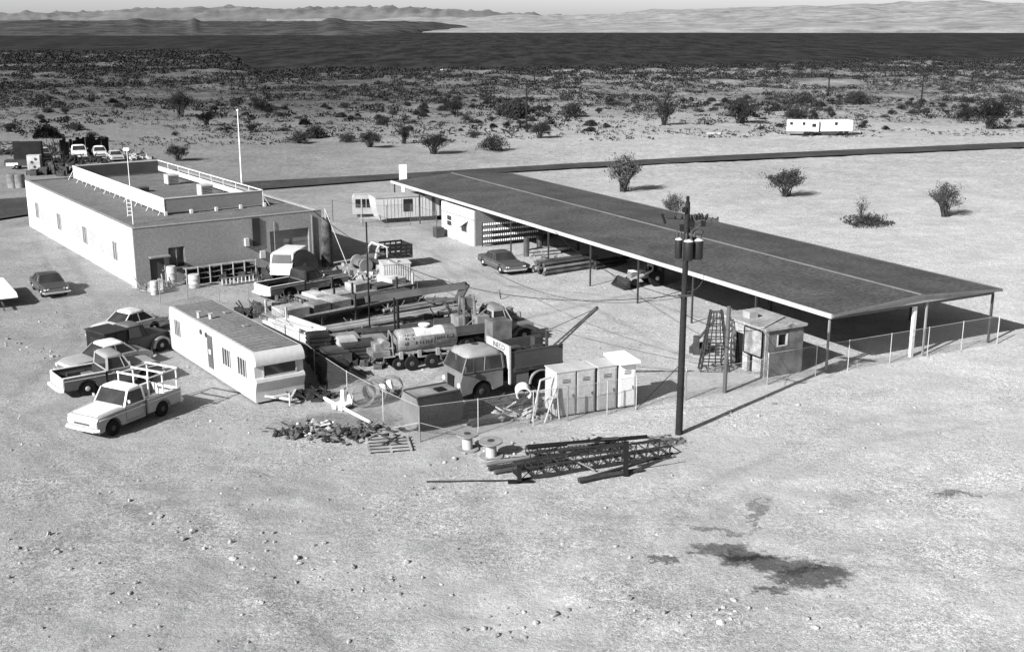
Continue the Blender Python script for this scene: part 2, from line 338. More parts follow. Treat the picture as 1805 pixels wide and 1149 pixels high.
for a, t, b, zt in ((63, 355, 382, 0), (102, 377, 404, 0), (147.5, 399, 429, 0), (201.5, 426, 460, 0)):
    s0, z0 = onwall(a, b-2, SO, BU); s1, z1 = onwall(a+8, b+1, SO, BU); _, z2 = onwall(a, t, SO, BU); wins.append((min(s0, s1), max(s0, s1), z0, z2))
zlo = sum(k[2] for k in wins)/4; zhi = sum(k[3] for k in wins)/4
for a, b, _, _ in wins:
    a, b = (a+b)/2-.5, (a+b)/2+.5
    q = MB(); q.box(-.03, -.005, a, b, zlo, zhi); wo = q.build('window', M(.16, .4, .2, 20), bld)
    q = MB()
    for yy in (a, (a+b)/2, b): q.box(-.07, -.03, yy-.04, yy+.04, zlo-.05, zhi+.05)
    q.box(-.07, -.03, a, b, zlo-.05, zlo); q.box(-.07, -.03, a, b, zhi, zhi+.05); q.build('frame', LIGHT, wo)
ws = sorted(wins); q = MB()
for k in range(3): q.box(-.02, 0, (ws[k][0]+ws[k][1])/2+.56, (ws[k+1][0]+ws[k+1][1])/2-.56, zlo, zhi)
q.build('wall_panel', M(.45, .8, .06, 3, fine=.2), bld)
# roof screen
ZR = BH-.12
NL, FLc, NR = [tolocal(G(px, py, ZR), BO, BT) for px, py in ((288, 380), (125, 313), (464, 363))]
sx0, sx1, sy0, sy1 = max(1.0, (NL.x+FLc.x)/2), NR.x, (NL.y+NR.y)/2, FLc.y
print('screen', sx0, sx1, sy0, sy1, NL, FLc, NR)
sy1 = min(sy1, BL-1)
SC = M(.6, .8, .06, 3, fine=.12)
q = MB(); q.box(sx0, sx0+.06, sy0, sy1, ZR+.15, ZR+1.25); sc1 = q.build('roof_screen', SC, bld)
q = MB(); q.box(sx0+.06, sx1, sy0, sy0+.06, ZR+.15, ZR+1.25); q.build('roof_screen', M(.3, .8, .05, 3), bld)  # front screen in a darker grey: its shade is put into the colour
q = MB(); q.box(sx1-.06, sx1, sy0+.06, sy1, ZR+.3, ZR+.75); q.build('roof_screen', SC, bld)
q = MB(); q.box(sx0+.06, sx1-.06, sy1-.06, sy1, ZR+.1, ZR+1.25); q.build('roof_screen', M(.12, .8), bld)  # back screen darkest: shade on its inner face painted as colour
q = MB()
for pts in (((sx0-.02, sy0), (sx0-.02, sy1)), ((sx1, sy0), (sx1, sy1)), ((sx0, sy0), (sx1, sy0)), ((sx0, sy1), (sx1, sy1))):
    q.bar((*pts[0], ZR+1.3), (*pts[1], ZR+1.3), .07, .08)
ny = 9
for k in range(ny+1):
    yy = sy0+(sy1-sy0)*k/ny
    for xx, sg in ((sx0, -1), (sx1, 1)): q.tube((xx, yy, ZR), (xx, yy, ZR+1.3), .035); q.tube((xx+sg*.55, yy, ZR), (xx, yy, ZR+.9), .03)
for k in range(5):
    xx = sx0+(sx1-sx0)*k/4; q.box(xx-.1, xx+.1, sy0-.35, sy0-.1, ZR, ZR+.3)
q.build('screen_rail', M(.7, .7), bld)
def on_roof(px, py): return tolocal(G(px, py, ZR), BO, BT)
for nm, lab, px, py, s, h, m in (('cooler_unit', 'pale boxy evaporative cooler with dark louvred side on the roof, nearer the front', 362, 345, (1.1, 1.1), 1.0, 0), ('cooler_unit', 'boxy roof cooler standing behind the first, near the screen rail', 303, 325, (1.1, 1.1), .95, 0),
                          ('roof_hatch', 'low dark roof hatch just inside the left roof screen', 252, 338, (.9, .9), .45, 1)):
    p = on_roof(px, py); W_ = BO.xy+BV*p.x+BU*p.y
    t = thing(nm, lab, 'roof unit', (W_.x, W_.y, ZR), BT)
    q = MB(); q.box(-s[0]/2, s[0]/2, -s[1]/2, s[1]/2, .06, h); q.build('housing', LIGHT if not m else M(.15, .6), t, bevel=.03)
    q = MB()
    for k in range(6): q.box(-s[0]/2+.1, s[0]/2-.1, -s[1]/2-.015, -s[1]/2, .12+k*(h-.2)/6, .12+k*(h-.2)/6+(h-.2)/12)
    q.build('louvre', DARK, t); q = MB(); q.box(-s[0]/2-.1, s[0]/2+.1, -.1, .1, 0, .06); q.build('skid', WOODD, t)
# antenna mast on the roof edge and flagpole behind
mb = G(187, 405, 3.9); p = tolocal(G(189, 400, ZR), BO, BT); W_ = BO.xy+BV*max(.9, p.x)+BU*p.y
ant = thing('antenna_mast', 'thin white radio mast with short ladder frame on the workshop roof', 'antenna', (W_.x, W_.y, ZR))
q = MB(); q.tube((0,0,0), (-.02,0,5.6), .04, r2=.025); q.box(-.25, .15, -.05, .05, 5.5, 5.7); q.build('mast', WHITE, ant)
q = MB(); q.tube((-.35,0,.6), (-.35,0,2.3), .025); [q.tube((-.35,0,.7+k*.3), (0,0,.7+k*.3), .02) for k in range(6)]; q.build('ladder_frame', WHITE, ant)
fpb = G(426.5, 329); fp = thing('flagpole', 'tall thin white flagpole rising behind the workshop roof', 'flagpole', fpb)
fh = height(426.5, 329, 197)
q = MB(); q.lathe([(.1, 0), (.08, fh*.5), (.05, fh)], 8); q.build('pole', WHITE, fp); q = MB(); q.lathe([(.02, fh), (.16, fh+.1), (.16, fh+.2), (.02, fh+.3)], 8); q.build('finial', WHITE, fp)

# ------------------------------------------------------------------ canopy
CO, CT, CL, CW, CHE, CHR = Vector((17.45, 61.9, 0)), .494, 62.5, 13.5, 3.42, 3.82
CU, CV = Vector((-math.sin(CT), math.cos(CT))), Vector((math.cos(CT), math.sin(CT)))
can = thing('storage_canopy', 'very long low open sided shed with dark two slope roof and pale left eave', 'canopy', CO, CT)
ROOFD = M(.128, .9, .2, 2.0, fine=.3)
hw = CW/2
for nm, x0, z0, x1, z1 in (('roof_slope', 0, CHE, hw, CHR), ('roof_slope', CW, CHE, hw, CHR)):
    q = MB(); q.add([(x0,-.3,z0),(x1,-.3,z1),(x1,CL,z1),(x0,CL,z0),(x0,-.3,z0-.08),(x1,-.3,z1-.08),(x1,CL,z1-.08),(x0,CL,z0-.08)], [(0,1,2,3),(7,6,5,4),(0,4,5,1),(3,2,6,7),(0,3,7,4),(1,5,6,2)]); q.build(nm, ROOFD, can)
q = MB(); q.box(-.1, 0, -.3, CL, CHE-.2, CHE+.05); q.build('eave_trim', M(.55, .7, .15, 2), can)
q = MB(); q.box(CW, CW+.08, -.3, CL, CHE-.16, CHE+.03); q.build('eave_trim', M(.2, .7), can)
q = MB(); q.bar((hw, -.3, CHR+.02), (hw, CL, CHR+.02), .16, .05); q.build('ridge_cap', M(.24, .7), can)
q = MB()
for sx, zz0 in ((0, CHE), (CW, CHE)): q.bar((sx, -.36, zz0-.06), (hw, -.36, CHR-.06), .1, .14)
q.build('barge_board', M(.22, .7), can)
q = MB(); q.add([(0.2,-.28,CHE-.1),(CW-.2,-.28,CHE-.1),(hw,-.28,CHR-.1),(0.2,-.24,CHE-.1),(CW-.2,-.24,CHE-.1),(hw,-.24,CHR-.1)], [(0,1,2),(5,4,3),(0,3,4,1),(1,4,5,2),(2,5,3,0)])
q.build('gable_panel', M(.4, .8), can)
nb = 11
for k in range(nb):
    yy = .1+k*(CL-.4)/(nb-1)
    q = MB(); q.bar((.15, yy, CHE-.28), (CW-.15, yy, CHE-.28), .1, .18)
    for j in range(9):
        xx = .3+j*(CW-.6)/8; q.bar((xx, yy, CHE-.25), (xx+(.7 if j < 8 else 0), yy, CHE-.1+(.3*(1-abs(xx-hw)/hw))), .06, .06)
    q.build('truss', M(.2, .7), can)
    for xx, r_, m in ((.2, .05, M(.09, .6) if k else MID), (hw, .1, M(.12, .8) if k else M(.7, .7)), (CW-.2, .06, M(.12, .6))):
        if xx == hw and 0 < k and k % 2: continue
        q = MB(); q.bar((xx, yy, 0), (xx, yy, CHE-.38 if xx != hw else CHE-.35), r_*2, r_*2); q.build('post', m, can)
q = MB(); q.bar((hw+.75, -.1, 0), (hw+.75, -.1, CHR-.55), .1, .1); q.build('post', M(.35, .7), can)
for k in range(16):
    q = MB(); xx = .5+k*(CW-1)/15; zz = CHE-.12+(CHR-CHE)*(1-abs(xx-hw)/hw); q.bar((xx, 0, zz), (xx, CL, zz), .06, .1); q.build('purlin', M(.2, .7), can)
def inca(px, py, z=0): return tolocal(G(px, py, z), CO, CT)

# office under the far end of the canopy
c0, c1 = inca(829, 435), inca(785, 413); oy0, oy1 = c0.y, max(c1.y, c0.y+4); ox0 = (c0.x+c1.x)/2; oxr = inca(940, 418).x
print('office', ox0, oy0, oy1, oxr)
ow = CO.xy+CV*ox0+CU*oy0
off = thing('yard_office', 'small white fronted office box tucked under the far end of the canopy roof', 'office', (ow.x, ow.y, 0), CT)
OD, OLn = 7.0, oy1-oy0
q = MB(); q.box(0, .15, 0, OLn, 0, CHE-.3); q.build('front_wall', M(.7, .8, .06, 3), off)
q = MB(); q.box(.15, OD, 0, .15, 0, CHE-.32); q.build('side_wall', M(.28, .85, .1, 4, fine=.2), off)
q = MB(); q.box(.15, OD, OLn-.15, OLn, 0, CHE-.32); q.box(OD-.15, OD, .15, OLn-.15, 0, CHE-.32); q.build('rear_wall', MID, off)
q = MB(); q.box(-.04, 0, -.02, OLn+.02, 2.25, 2.33); q.build('band', MID, off)
OO = Vector((ow.x, ow.y))
def oz(px, py): s, z = onwall(px, py, OO, CU); return s, z
for nm, a, b in (('window', (789, 396), (797, 381)), ('window', (814, 407), (824, 394))):
    s0, z0 = oz(*a); s1, z1 = oz(*b); s0, s1 = sorted((s0, s1)); z1 = min(z1, 2.15)
    q = MB(); q.box(-.04, -.005, s0, s1, z0, z1); wo = q.build('window', GLASS, off)
    q = MB(); q.box(-.07, -.04, s0-.05, s0, z0, z1); q.box(-.07, -.04, s1, s1+.05, z0, z1); q.box(-.07, -.04, s0, s1, z1, z1+.05); q.box(-.07, -.04, s0, s1, (z0+z1)/2-.02, (z0+z1)/2+.02); q.box(-.1, -.04, s0, s1, z0-.05, z0); q.build('frame', WHITE, wo)
    if a[0] == 814: q = MB(); q.add([(-.7, s0-.15, z1-.1), (-.7, s1+.15, z1-.1), (-.02, s1+.15, z1+.3), (-.02, s0-.15, z1+.3), (-.7, s0-.15, z1-.14), (-.7, s1+.15, z1-.14), (-.02, s1+.15, z1+.26), (-.02, s0-.15, z1+.26)], [(0,1,2,3),(7,6,5,4),(0,4,5,1),(1,5,6,2),(2,6,7,3),(3,7,4,0)]); q.build('awning', WHITE, off)
s0, z0 = oz(809, 427); s1, z1 = oz(802, 389); s0, s1 = sorted((s0, s1))
q = MB(); q.box(-.04, -.005, s0, s1, .02, 2.05); dd = q.build('door', M(.5, .6), off); q = MB(); q.tube((-.09, s0+.1, 1), (-.04, s0+.1, 1), .04); q.build('handle', CHROME, dd)
s0, z0 = oz(812, 372); q = MB(); q.box(-.05, 0, s0-.6, s0+.6, 2.5, 2.95); q.build('sign_panel', WHITE, off)
cb = inca(787, 425); q = MB(); q.box(-.4, .4, -.4, .4, 0, .9); W_ = CO.xy+CV*(ox0-.8)+CU*(oy1-1.0)
tag(q.build('crate', M(.12, .8, .2), None, loc=(W_.x, W_.y, 0), rz=CT, bevel=.02), 'dark boxy crate standing against the white office front left of its door', 'crate')
# insulator racks beside the office
rk = CO.xy+CV*(ox0+.6)+CU*(oy0-.5)
rack = thing('insulator_rack', 'open timber rack along the dark office side, strung with rows of white insulators', 'rack', (rk.x, rk.y, 0), CT)
RW = 5.6
q = MB()
for k in range(5): q.bar((k*RW/4, 0, 0), (k*RW/4, 0, 2.1), .07, .07)
for z in (.3, .8, 1.3, 1.8): q.bar((0, 0, z), (RW, 0, z), .3, .05)
q.build('frame', WOODD, rack)
for z in (.3, .8, 1.3, 1.8):
    q = MB()
    for k in range(26):
        xx = .12+k*(RW-.24)/25; q.lathe([(.03, z+.03), (.085, z+.08), (.05, z+.12), (.08, z+.17), (.03, z+.24)], 6, Matrix.Translation((xx, -.06, 0)))
    ins = q.build('insulators', WHITE, rack)
rack2 = dup(rack, (rk+CV*(RW+.6)+CU*1.2).to_3d(), CT, 'second insulator rack, deeper in the shade to the right of the office')

# ------------------------------------------------------------------ block shed
a0, a1, a2 = G(1346, 667), G(1279, 634), G(1412, 655)
ST = CT; SU, SV = CU, CV; sd = a0.xy
SL = (a1.xy-a0.xy).dot(SU); SW = (a2.xy-a0.xy).dot(SV); SH = height(1345, 666, 583)
print('shed', SL, SW, SH)
shed = thing('block_shed', 'small rough block storeroom with two dark doorways beside the gate', 'shed', (sd.x, sd.y, 0), ST)
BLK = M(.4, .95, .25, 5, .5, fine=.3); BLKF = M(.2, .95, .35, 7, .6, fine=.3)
def so(px, py): return onwall(px, py, sd, SU)
h1 = sorted((so(1291, 636)[0], so(1308, 640)[0])); h2 = sorted((so(1316, 650)[0], so(1325, 655)[0])); zt = min(SH-.3, 2.1)
mb = MB(); cur = 0
for a, b in sorted((h1, h2)): mb.box(0, .2, cur, a, 0, SH); mb.box(0, .2, a, b, zt, SH); cur = b
mb.box(0, .2, cur, SL, 0, SH); mb.build('side_wall', BLK, shed)
f0, f1 = onwall(1371, 609, sd, SV), onwall(1387, 588, sd, SV)
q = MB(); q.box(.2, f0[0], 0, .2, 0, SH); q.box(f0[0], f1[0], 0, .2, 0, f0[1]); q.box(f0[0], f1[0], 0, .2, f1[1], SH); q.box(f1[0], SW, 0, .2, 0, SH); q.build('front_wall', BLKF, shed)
q = MB(); q.box(SW-.2, SW, .2, SL, 0, SH); q.box(.2, SW-.2, SL-.2, SL, 0, SH); q.build('rear_wall', BLK, shed)
q = MB(); q.box(-.12, SW+.12, -.15, SL+.15, SH, SH+.14); q.build('roof', M(.4, .9, .2, 3, .3, fine=.2), shed)
q = MB(); q.box(.6, 1.2, SL*.55, SL*.55+.6, SH+.14, SH+.5); q.lathe([(.22, SH+.14), (.22, SH+.7), (.05, SH+1)], 8, Matrix.Translation((2.2, SL*.75, 0))) if False else None; q.bar((-.1, .2, SH+.17), (2.5, 1.5, SH+.2), .2, .05); q.build('roof_vent', M(.4, .8), shed)
q = MB(); q.box(f0[0], f1[0], .1, .12, f0[1], f1[1]); wo = q.build('window', BLACK, shed); q = MB(); q.box(f0[0]-.08, f0[0], -.03, .1, f0[1]-.06, f1[1]); q.box(f1[0], f1[0]+.08, -.03, .1, f0[1]-.06, f1[1]); q.box(f0[0], f1[0], -.03, .1, f0[1]-.08, f0[1]); q.build('frame', LIGHT, wo)
for h in (h1, h2):
    q = MB(); q.box(.25, .3, h[0], h[1], 0, zt); q.build('doorway', BLACK, shed)
q = MB(); q.box(-.06, -.02, .25, .25+1.45, 1.15, 2.6 if SH > 2.7 else SH-.1); sg = q.build('notice_board', M(.34, .6, .4, 12, fine=.3), shed)
q = MB(); zb = 2.6 if SH > 2.7 else SH-.1
for a, b in (((.22, 1.12), (1.73, 1.12)), ((.22, zb+.03), (1.73, zb+.03)), ((.22, 1.12), (.22, zb)), ((1.73, 1.12), (1.73, zb))): q.bar((-.06, a[0], a[1]), (-.06, b[0], b[1]), .05, .07)
q.build('board_frame', BLACK, sg)
p = G(1298, 638); cy = MB(); cy.lathe([(.14, 0), (.14, 1.25), (.08, 1.4), (.04, 1.5)], 10)
tag(cy.build('gas_cylinder', LIGHT, None, loc=p+Vector((-.5, -.6, 0)), smooth=40), 'pale upright gas cylinder standing outside the left shed doorway', 'gas cylinder')
# lattice tower section leaning beside the shed
lt = G(1258, 652); lh = height(1262, 650, 548)
lat = thing('lattice_section', 'rusty lattice of steel bars standing upright at the shed corner', 'steel lattice', lt)
q = MB(); N_ = 9
for k in range(N_+1):
    z = k*lh/N_; wv = .8-.5*k/N_
    for (ax, ay), (bx, by) in (((-1,-1),(1,-1)), ((1,-1),(1,1)), ((1,1),(-1,1)), ((-1,1),(-1,-1))): q.tube((ax*wv, ay*wv*.5, z), (bx*wv, by*wv*.5, z), .035)
    for j in (-.5, 0, .5): q.tube((j*wv, -wv*.5, z), (j*wv*.95, -wv*.5, min(lh, z+lh/N_)), .03)
q.build('rungs', RUST, lat)
for sx in (-1, 1):
    for sy in (-1, 1): q = MB(); q.tube((sx*.8, sy*.4, 0), (sx*.3, sy*.15, lh+.1), .06); q.build('leg', RUST, lat)
pp = G(1277, 692); ph = height(1277, 690, 538)
q = MB(); q.tube((0,0,0), (.02,0,ph), .11, 8); tag(q.build('gate_post', M(.16, .7), None, loc=pp), 'tall dark round gate post in front of the lattice section', 'post')
jb = G(1243, 622); q = MB()
for k in range(7): q.box(*(lambda a, b, c, e: (a, a+c, b, b+c, 0, e))(random.uniform(-1,.6), random.uniform(-.6,.5), random.uniform(.25,.5), random.uniform(.3,1.3)))
q.tube((-.9,0,.3), (.5,.1,2.0), .08); tag(q.build('scrap_machine', M(.12, .7, .3), None, loc=jb), 'dark scrapped engine and drum parts beside the steel lattice', 'machinery')

# ------------------------------------------------------------------ mobile home in the foreground
t0, t1, t2 = G(303, 617), G(452, 714), G(535, 696)
tu = (t0.xy-t1.xy).normalized(); TL = (t0.xy-t1.xy).length; tv = Vector((tu.y, -tu.x)); TWd = max(2.6, (t2.xy-t1.xy).dot(tv)); TT = math.atan2(tv.y, tv.x)
print('mobile', TL, TWd, height(450, 714, 634))
mob = thing('mobile_home', 'long white mobile home with three dark windows and a broad rounded end', 'mobile home', (t1.x, t1.y, 0), TT)
TH, TB = 2.75, .12
prof = [(0, TB), (-.0, .55), (-.02, .75), (-.15, 1.05), (-.2, 1.2), (-.15, 1.35), (.02, 1.42), (.02, 2.02), (-.2, 2.08), (-.22, 2.3), (-.15, 2.5), (.0, 2.66), (.2, TH)]
pf = prof+[(TL-.3, TH), (TL-.1, TH-.12), (TL, TH-.35), (TL, TB)]
q = MB(); q.prism(pf, 0, TWd, 'x'); q.v = [(v[0], v[1], v[2]) for v in q.v]
q.build('shell', M(.58, .45, .05, 2, spec=.4, fine=.05), mob, smooth=35)
q = MB(); n_s = 22
for k in range(n_s):
    a = .25+(TL-.6)*k/n_s; b = .25+(TL-.6)*(k+1)/n_s; q.hexa([(.12, a, TH-.03), (TWd-.12, a, TH-.03), (TWd-.12, b, TH-.03), (.12, b, TH-.03)], [(.12, a, TH+.03), (TWd/2, a, TH+.06), (TWd/2, b-.05, TH+.06), (.12, b-.05, TH+.03)])
    q.hexa([(TWd/2, a, TH-.03), (TWd-.12, a, TH-.03), (TWd-.12, b, TH-.03), (TWd/2, b, TH-.03)], [(TWd/2, a, TH+.06), (TWd-.12, a, TH+.03), (TWd-.12, b-.05, TH+.03), (TWd/2, b-.05, TH+.06)])
q.build('roof_sheet', M(.27, .8, .1, 3, fine=.18), mob)
to = t1.xy
def tz(px, py): return onwall(px, py, to, tu)
for lab, a, b in ((None, (309, 590), (318, 569)), (None, (393, 648), (407, 620)), (None, (420, 665), (435, 638))):
    s0, z0 = tz(*a); s1, z1 = tz(*b); c = (s0+s1)/2; hwid = .38 if a[0] < 320 else .5; z0, z1 = 1.22, 2.1
    q = MB(); q.box(-.035, -.005, c-hwid, c+hwid, z0, z1); wo = q.build('window', GLASS, mob)
    q = MB()
    for yy in (c-hwid, c-hwid*.35, c+hwid*.35, c+hwid): q.box(-.06, -.035, yy-.03, yy+.03, z0-.03, z1+.03)
    q.build('frame', LIGHT, wo)
s0, z0 = tz(372, 627); q = MB(); q.box(-.04, -.005, s0-.35, s0+.35, .5, 2.35); dd = q.build('door', M(.17, .5), mob); q = MB(); q.box(-.06, -.04, s0-.12, s0+.14, 1.3, 1.55); q.build('notice', WHITE, dd)
q = MB(); q.box(-.03, -.005, s0+.4, s0+1.35, .75, 1.95); q.build('wall_panel', M(.5, .6), mob)
for k in (1.4, 2.2): q = MB(); q.lathe([(.14, 0), (.14, .05)], 12, Matrix.Translation((-.005, s0+k-.9, 2.28)) @ Matrix.Rotation(-math.pi/2, 4, 'Y')); q.build('vent', DARK, mob)
q = MB(); q.box(-.012, 0, 0, TL, 1.06, 1.09); q.box(-.012, 0, .3, TL, 2.32, 2.345); q.build('trim_strip', M(.5, .5), mob)
q = MB(); q.box(.5, TWd-.45, -.03, .02, 1.47, 1.98); wo = q.build('end_window', GLASS, mob)
q = MB(); q.box(.44, .5, -.06, 0, 1.44, 2.0); q.box(TWd-.45, TWd-.39, -.06, 0, 1.44, 2.0); q.box(.5, TWd-.45, -.05, -.0, 1.42, 1.47); q.build('frame', LIGHT, wo)
for k in (0, 1):
    q = MB()
    q.lathe([(.2, -.1), (.36, -.1), (.36, .1), (.2, .1)], 14, Matrix.Translation((.2, TL*.42+k*.85, .36)) @ Matrix.Rotation(math.pi/2, 4, 'Y')); q.build('wheel', TYRE, mob)
q = MB(); q.bar((.5, 0, .4), (TWd/2, -1.2, .4), .1, .1); q.bar((TWd-.5, 0, .4), (TWd/2, -1.2, .4), .1, .1); q.tube((TWd/2, -1.1, 0), (TWd/2, -1.1, .7), .035); q.box(TWd/2-.7, TWd/2+.1, -.75, -.6, .46, .54); q.build('tow_hitch', M(.6, .6), mob)
for x_, y_ in ((1.6, 5.0), (1.9, 8.5)): q = MB(); q.box(x_, x_+.3, y_, y_+.4, TH+.03, TH+.12); q.build('roof_hatch', M(.3, .7), mob)
q = MB(); q.lathe([(.1, TH), (.1, TH+.35), (.16, TH+.4)], 8, Matrix.Translation((.35, TL*.68, 0))); q.build('roof_vent', LIGHT, mob); q = MB(); q.lathe([(.1, TH), (.1, TH+.3), (.16, TH+.35)], 8, Matrix.Translation((.8, TL*.63, 0))); q.build('roof_vent', LIGHT, mob)

# ------------------------------------------------------------------ other trailers
def boxtrailer(name, label, base, ang, L, W, H, z0, wall, winl, slant=.0, skirt=None, group=None, endm=None):
    """origin at near left corner; local y along the length, x across; windows on the x-side facing camera (y=0 end and x=0 side)"""
    t = thing(name, label, 'trailer', base, ang, group)
    q = MB(); q.prism([(0, z0), (slant, H*.5), (0, H-.1), (.15, H), (L-.15, H), (L, H-.12), (L, z0)], 0, W, 'x'); q.build('shell', wall, t, smooth=30)
    q = MB(); q.box(.05, W-.05, .2, L-.2, H, H+.06); q.build('roof', M(.35, .8, fine=.15), t)
    for side, a, b, c, d in winl:
        q = MB()
        if side == 'x': q.box(-.03, 0, a, b, c, d)
        elif side == 'X': q.box(W, W+.03, a, b, c, d)
        else: q.box(a, b, -.03, .02, c, d)
        q.build('window', M(.05, .3), t)
    q = MB()
    for s_ in (.1, W-.3):
        for k in (0, .8): q.lathe([(.2, 0), (.36, 0), (.36, .2), (.2, .2)], 12, Matrix.Translation((s_, L*.5+k, .36)) @ Matrix.Rotation(math.pi/2, 4, 'Y'))
    q.build('wheels', TYRE, t)
    return t
q0, q1, q2 = G(671, 395), G(651, 382), G(785, 388)
tv2 = (q2.xy-q0.xy).normalized(); ang = math.atan2(tv2.y, tv2.x)-math.pi/2
L2 = (q2.xy-q0.xy).length+2; H2 = height(671, 395, 350)
print('office trailer', L2, H2)
# long side is the x=W side seen from the camera: local y runs along the length
ot = thing('office_trailer', 'white corrugated office trailer with slanted left end behind the yard fence', 'trailer', q0, ang+math.pi/2)
q = MB(); q.prism([(0, .35), (-.35, 1.4), (-.5, H2), (L2, H2), (L2, .5), (.6, .5)], 0, 2.6, 'y'); q.build('shell', M(.62, .5, .05), ot)
q = MB()
for k in range(int(L2/.35)): q.box(.3+k*.35, .36+k*.35, -.025, 0, .55, H2-.1)
q.build('ribs', M(.55, .5), ot)
q = MB(); q.box(-.45, L2, -.06, 2.66, H2, H2+.1); q.build('roof', M(.42, .8), ot)
for a, b, c, d in ((2.3, 3.2, 1.1, 2.3), (6.0, 6.5, 1.5, 2.0), (6.9, 7.8, 1.4, 2.05)):
    q = MB(); q.box(a, b, -.05, -.026, c, d); q.build('window', M(.06, .3), ot)
q = MB(); q.box(5.2, 5.5, -.05, -.026, .5, H2-.2); q.build('door', M(.2, .5), ot)
q = MB(); q.box(.6, L2-.1, .3, 2.3, .05, .5); q.build('underframe', BLACK, ot)
q = MB(); q.bar((.2, .9, .45), (-1.8, 1.3, .45), .1, .1); q.bar((.2, 1.7, .45), (-1.8, 1.3, .45), .1, .1); q.tube((-1.6, 1.3, 0), (-1.6, 1.3, .8), .05); q.build('tow_hitch', LIGHT, ot)
c_ = G(622, 384); gt = thing('camper_shell', 'small grey camper with dark glazed end standing left of the white office trailer', 'camper', c_, .15)
q = MB(); q.prism([(0, .35), (0, 1.9), (.2, 2.2), (2.6, 2.2), (2.8, 1.9), (2.8, .35)], 0, 1.8, 'y'); q.build('shell', M(.5, .7), gt)
for a, b in ((.3, .8), (.95, 1.3), (1.4, 2.5)): q = MB(); q.box(a, b, -.03, 0, 1.0, 1.85); q.build('window', M(.04, .3), gt)
q = MB(); [q.lathe([(.1, 0), (.3, 0), (.3, .15), (.1, .15)], 10, Matrix.Translation((1.3, s_, .3)) @ Matrix.Rotation(-math.pi/2, 4, 'X')) for s_ in (.1, 1.5)]; q.build('wheels', TYRE, gt)
# two far white trailers beyond the road
for lab, a, ln, an, ex in (('far white caravan with two small dark windows and a shaded rear end, the left one', (1386, 239), 5.4, -.22, 0), ('far plain white trailer standing right of the other one', (1447, 240), 5.8, .16, 1)):
    c_ = G(*a); t = thing('white_trailer', lab, 'trailer', c_, an, 'white trailers beyond the road')
    q = MB(); q.box(0, ln, 0, 2.4, .7, 2.6); q.build('shell', PAINTW, t, bevel=.15)
    for x_ in ((.5, 2.6) if not ex else (2.4,)): q = MB(); q.box(x_, x_+.5, -.03, 0, 1.8, 2.3); q.build('window', M(.05, .3), t)
    if not ex: q = MB(); q.box(4.2, 4.9, -.03, 0, 1.5, 2.1); q.build('window', M(.05, .3), t); q = MB(); q.box(0, 3.4, .02, .06, .3, .75); q.build('skirt', M(.25, .8), t)
    else: q = MB(); q.box(.1, 2.8, .02, .06, .15, .75); q.build('skirt', DARK, t)
    q = MB()
    for x_ in (ln-1.2, ln-2.2): q.lathe([(.1, 0), (.38, 0), (.38, .2), (.1, .2)], 10, Matrix.Translation((x_, .15, .38)) @ Matrix.Rotation(math.pi/2, 4, 'X'))
    q.box(.2, ln-.2, 1.2, 1.4, .5, .75); q.build('running_gear', TYRE, t)

# ------------------------------------------------------------------ utility pole
ub = G(1196.5, 765); UH = height(1196.5, 765, 356)
print('pole', ub, UH)
up = thing('utility_pole', 'tall dark timber power pole with three transformer cans and a crossarm', 'utility pole', ub)
q = MB(); q.lathe([(.175, -.1), (.15, UH*.5), (.115, UH)], 12); q.build('pole', M(.045, .85, .3, 4, fine=.25), up, smooth=40)
AD = Vector((math.cos(-.1), math.sin(-.1), 0)); zc = UH-.75
arm = MB(); arm.bar((-.6*.9, .35, zc+.05), (1.35, -.35, zc-.05), .14, .18); arm.bar((-.2, .3, zc-.55), (.7, -.25, zc-.6), .12, .14); ao = arm.build('crossarm', WOODD, up)
q = MB(); q.bar((0, -.05, UH-1.55), (.75, -.25, zc-.08), .05, .05); q.build('brace', DARK, up)
for x_, y_ in ((-.85, .62), (-.5, .3), (-.22, .15), (.2, -.05), (.4, -.08), (.55, -.1), (.68, -.16), (.8, -.2), (1.05, -.28), (1.3, -.34)):
    q = MB()
    if x_ > -.8: q.lathe([(.03, 0), (.09, .06), (.05, .1), (.08, .15), (.04, .28)], 8, Matrix.Translation((x_, y_, zc+random.uniform(-.12, .02))) @ Matrix.Rotation(random.uniform(-.4, .4), 4, 'Y') @ Matrix.Scale(random.uniform(.6, 1.25), 4))
    else: q.tube((x_-.05, y_, zc-.35), (x_-.22, y_, zc+.1), .06); q.tube((x_+.0, y_, zc-.1), (-.1, 0, zc-.05), .02)
    q.build('insulator', BLACK, up)
q = MB(); q.bar((0, 0, UH-.02), (0, 0, UH+.25), .12, .2); q.build('pole_cap', BLACK, up)
for dx, dy, dz, s_ in ((.2, -.1, -1.0, .12), (-.2, .1, -1.2, .1), (.25, -.15, -1.75, .12), (-.15, -.1, -.35, .09), (.7, -.2, -.95, .1)): q = MB(); q.box(dx-s_, dx+s_, dy-s_, dy+s_, UH+dz-s_*1.3, UH+dz+s_*1.3); q.build('cutout_box', BLACK, up)
for x_, y_, r_ in ((-.33, .05, .17), (.05, -.4, .22), (.5, -.1, .27)):
    zt = UH-2.6; q = MB(); q.lathe([(r_*.9, 0), (r_, .04), (r_, .84), (r_*.95, .88)], 16, Matrix.Translation((x_, y_, zt))); tr = q.build('transformer', M(.05, .5), up, smooth=40)
    q = MB(); q.lathe([(r_*1.04, 0), (r_*.8, .06), (.05, .1)], 16, Matrix.Translation((x_, y_, zt+.86))); q.build('lid', M(.6, .6), tr)
    q = MB(); [q.lathe([(.03, 0), (.07, .06), (.04, .12), (.06, .2), (.02, .34)], 8, Matrix.Translation((x_+dx*r_*.5, y_, zt+.92))) for dx in (-1, 1)]; q.build('bushing', DARK, tr)
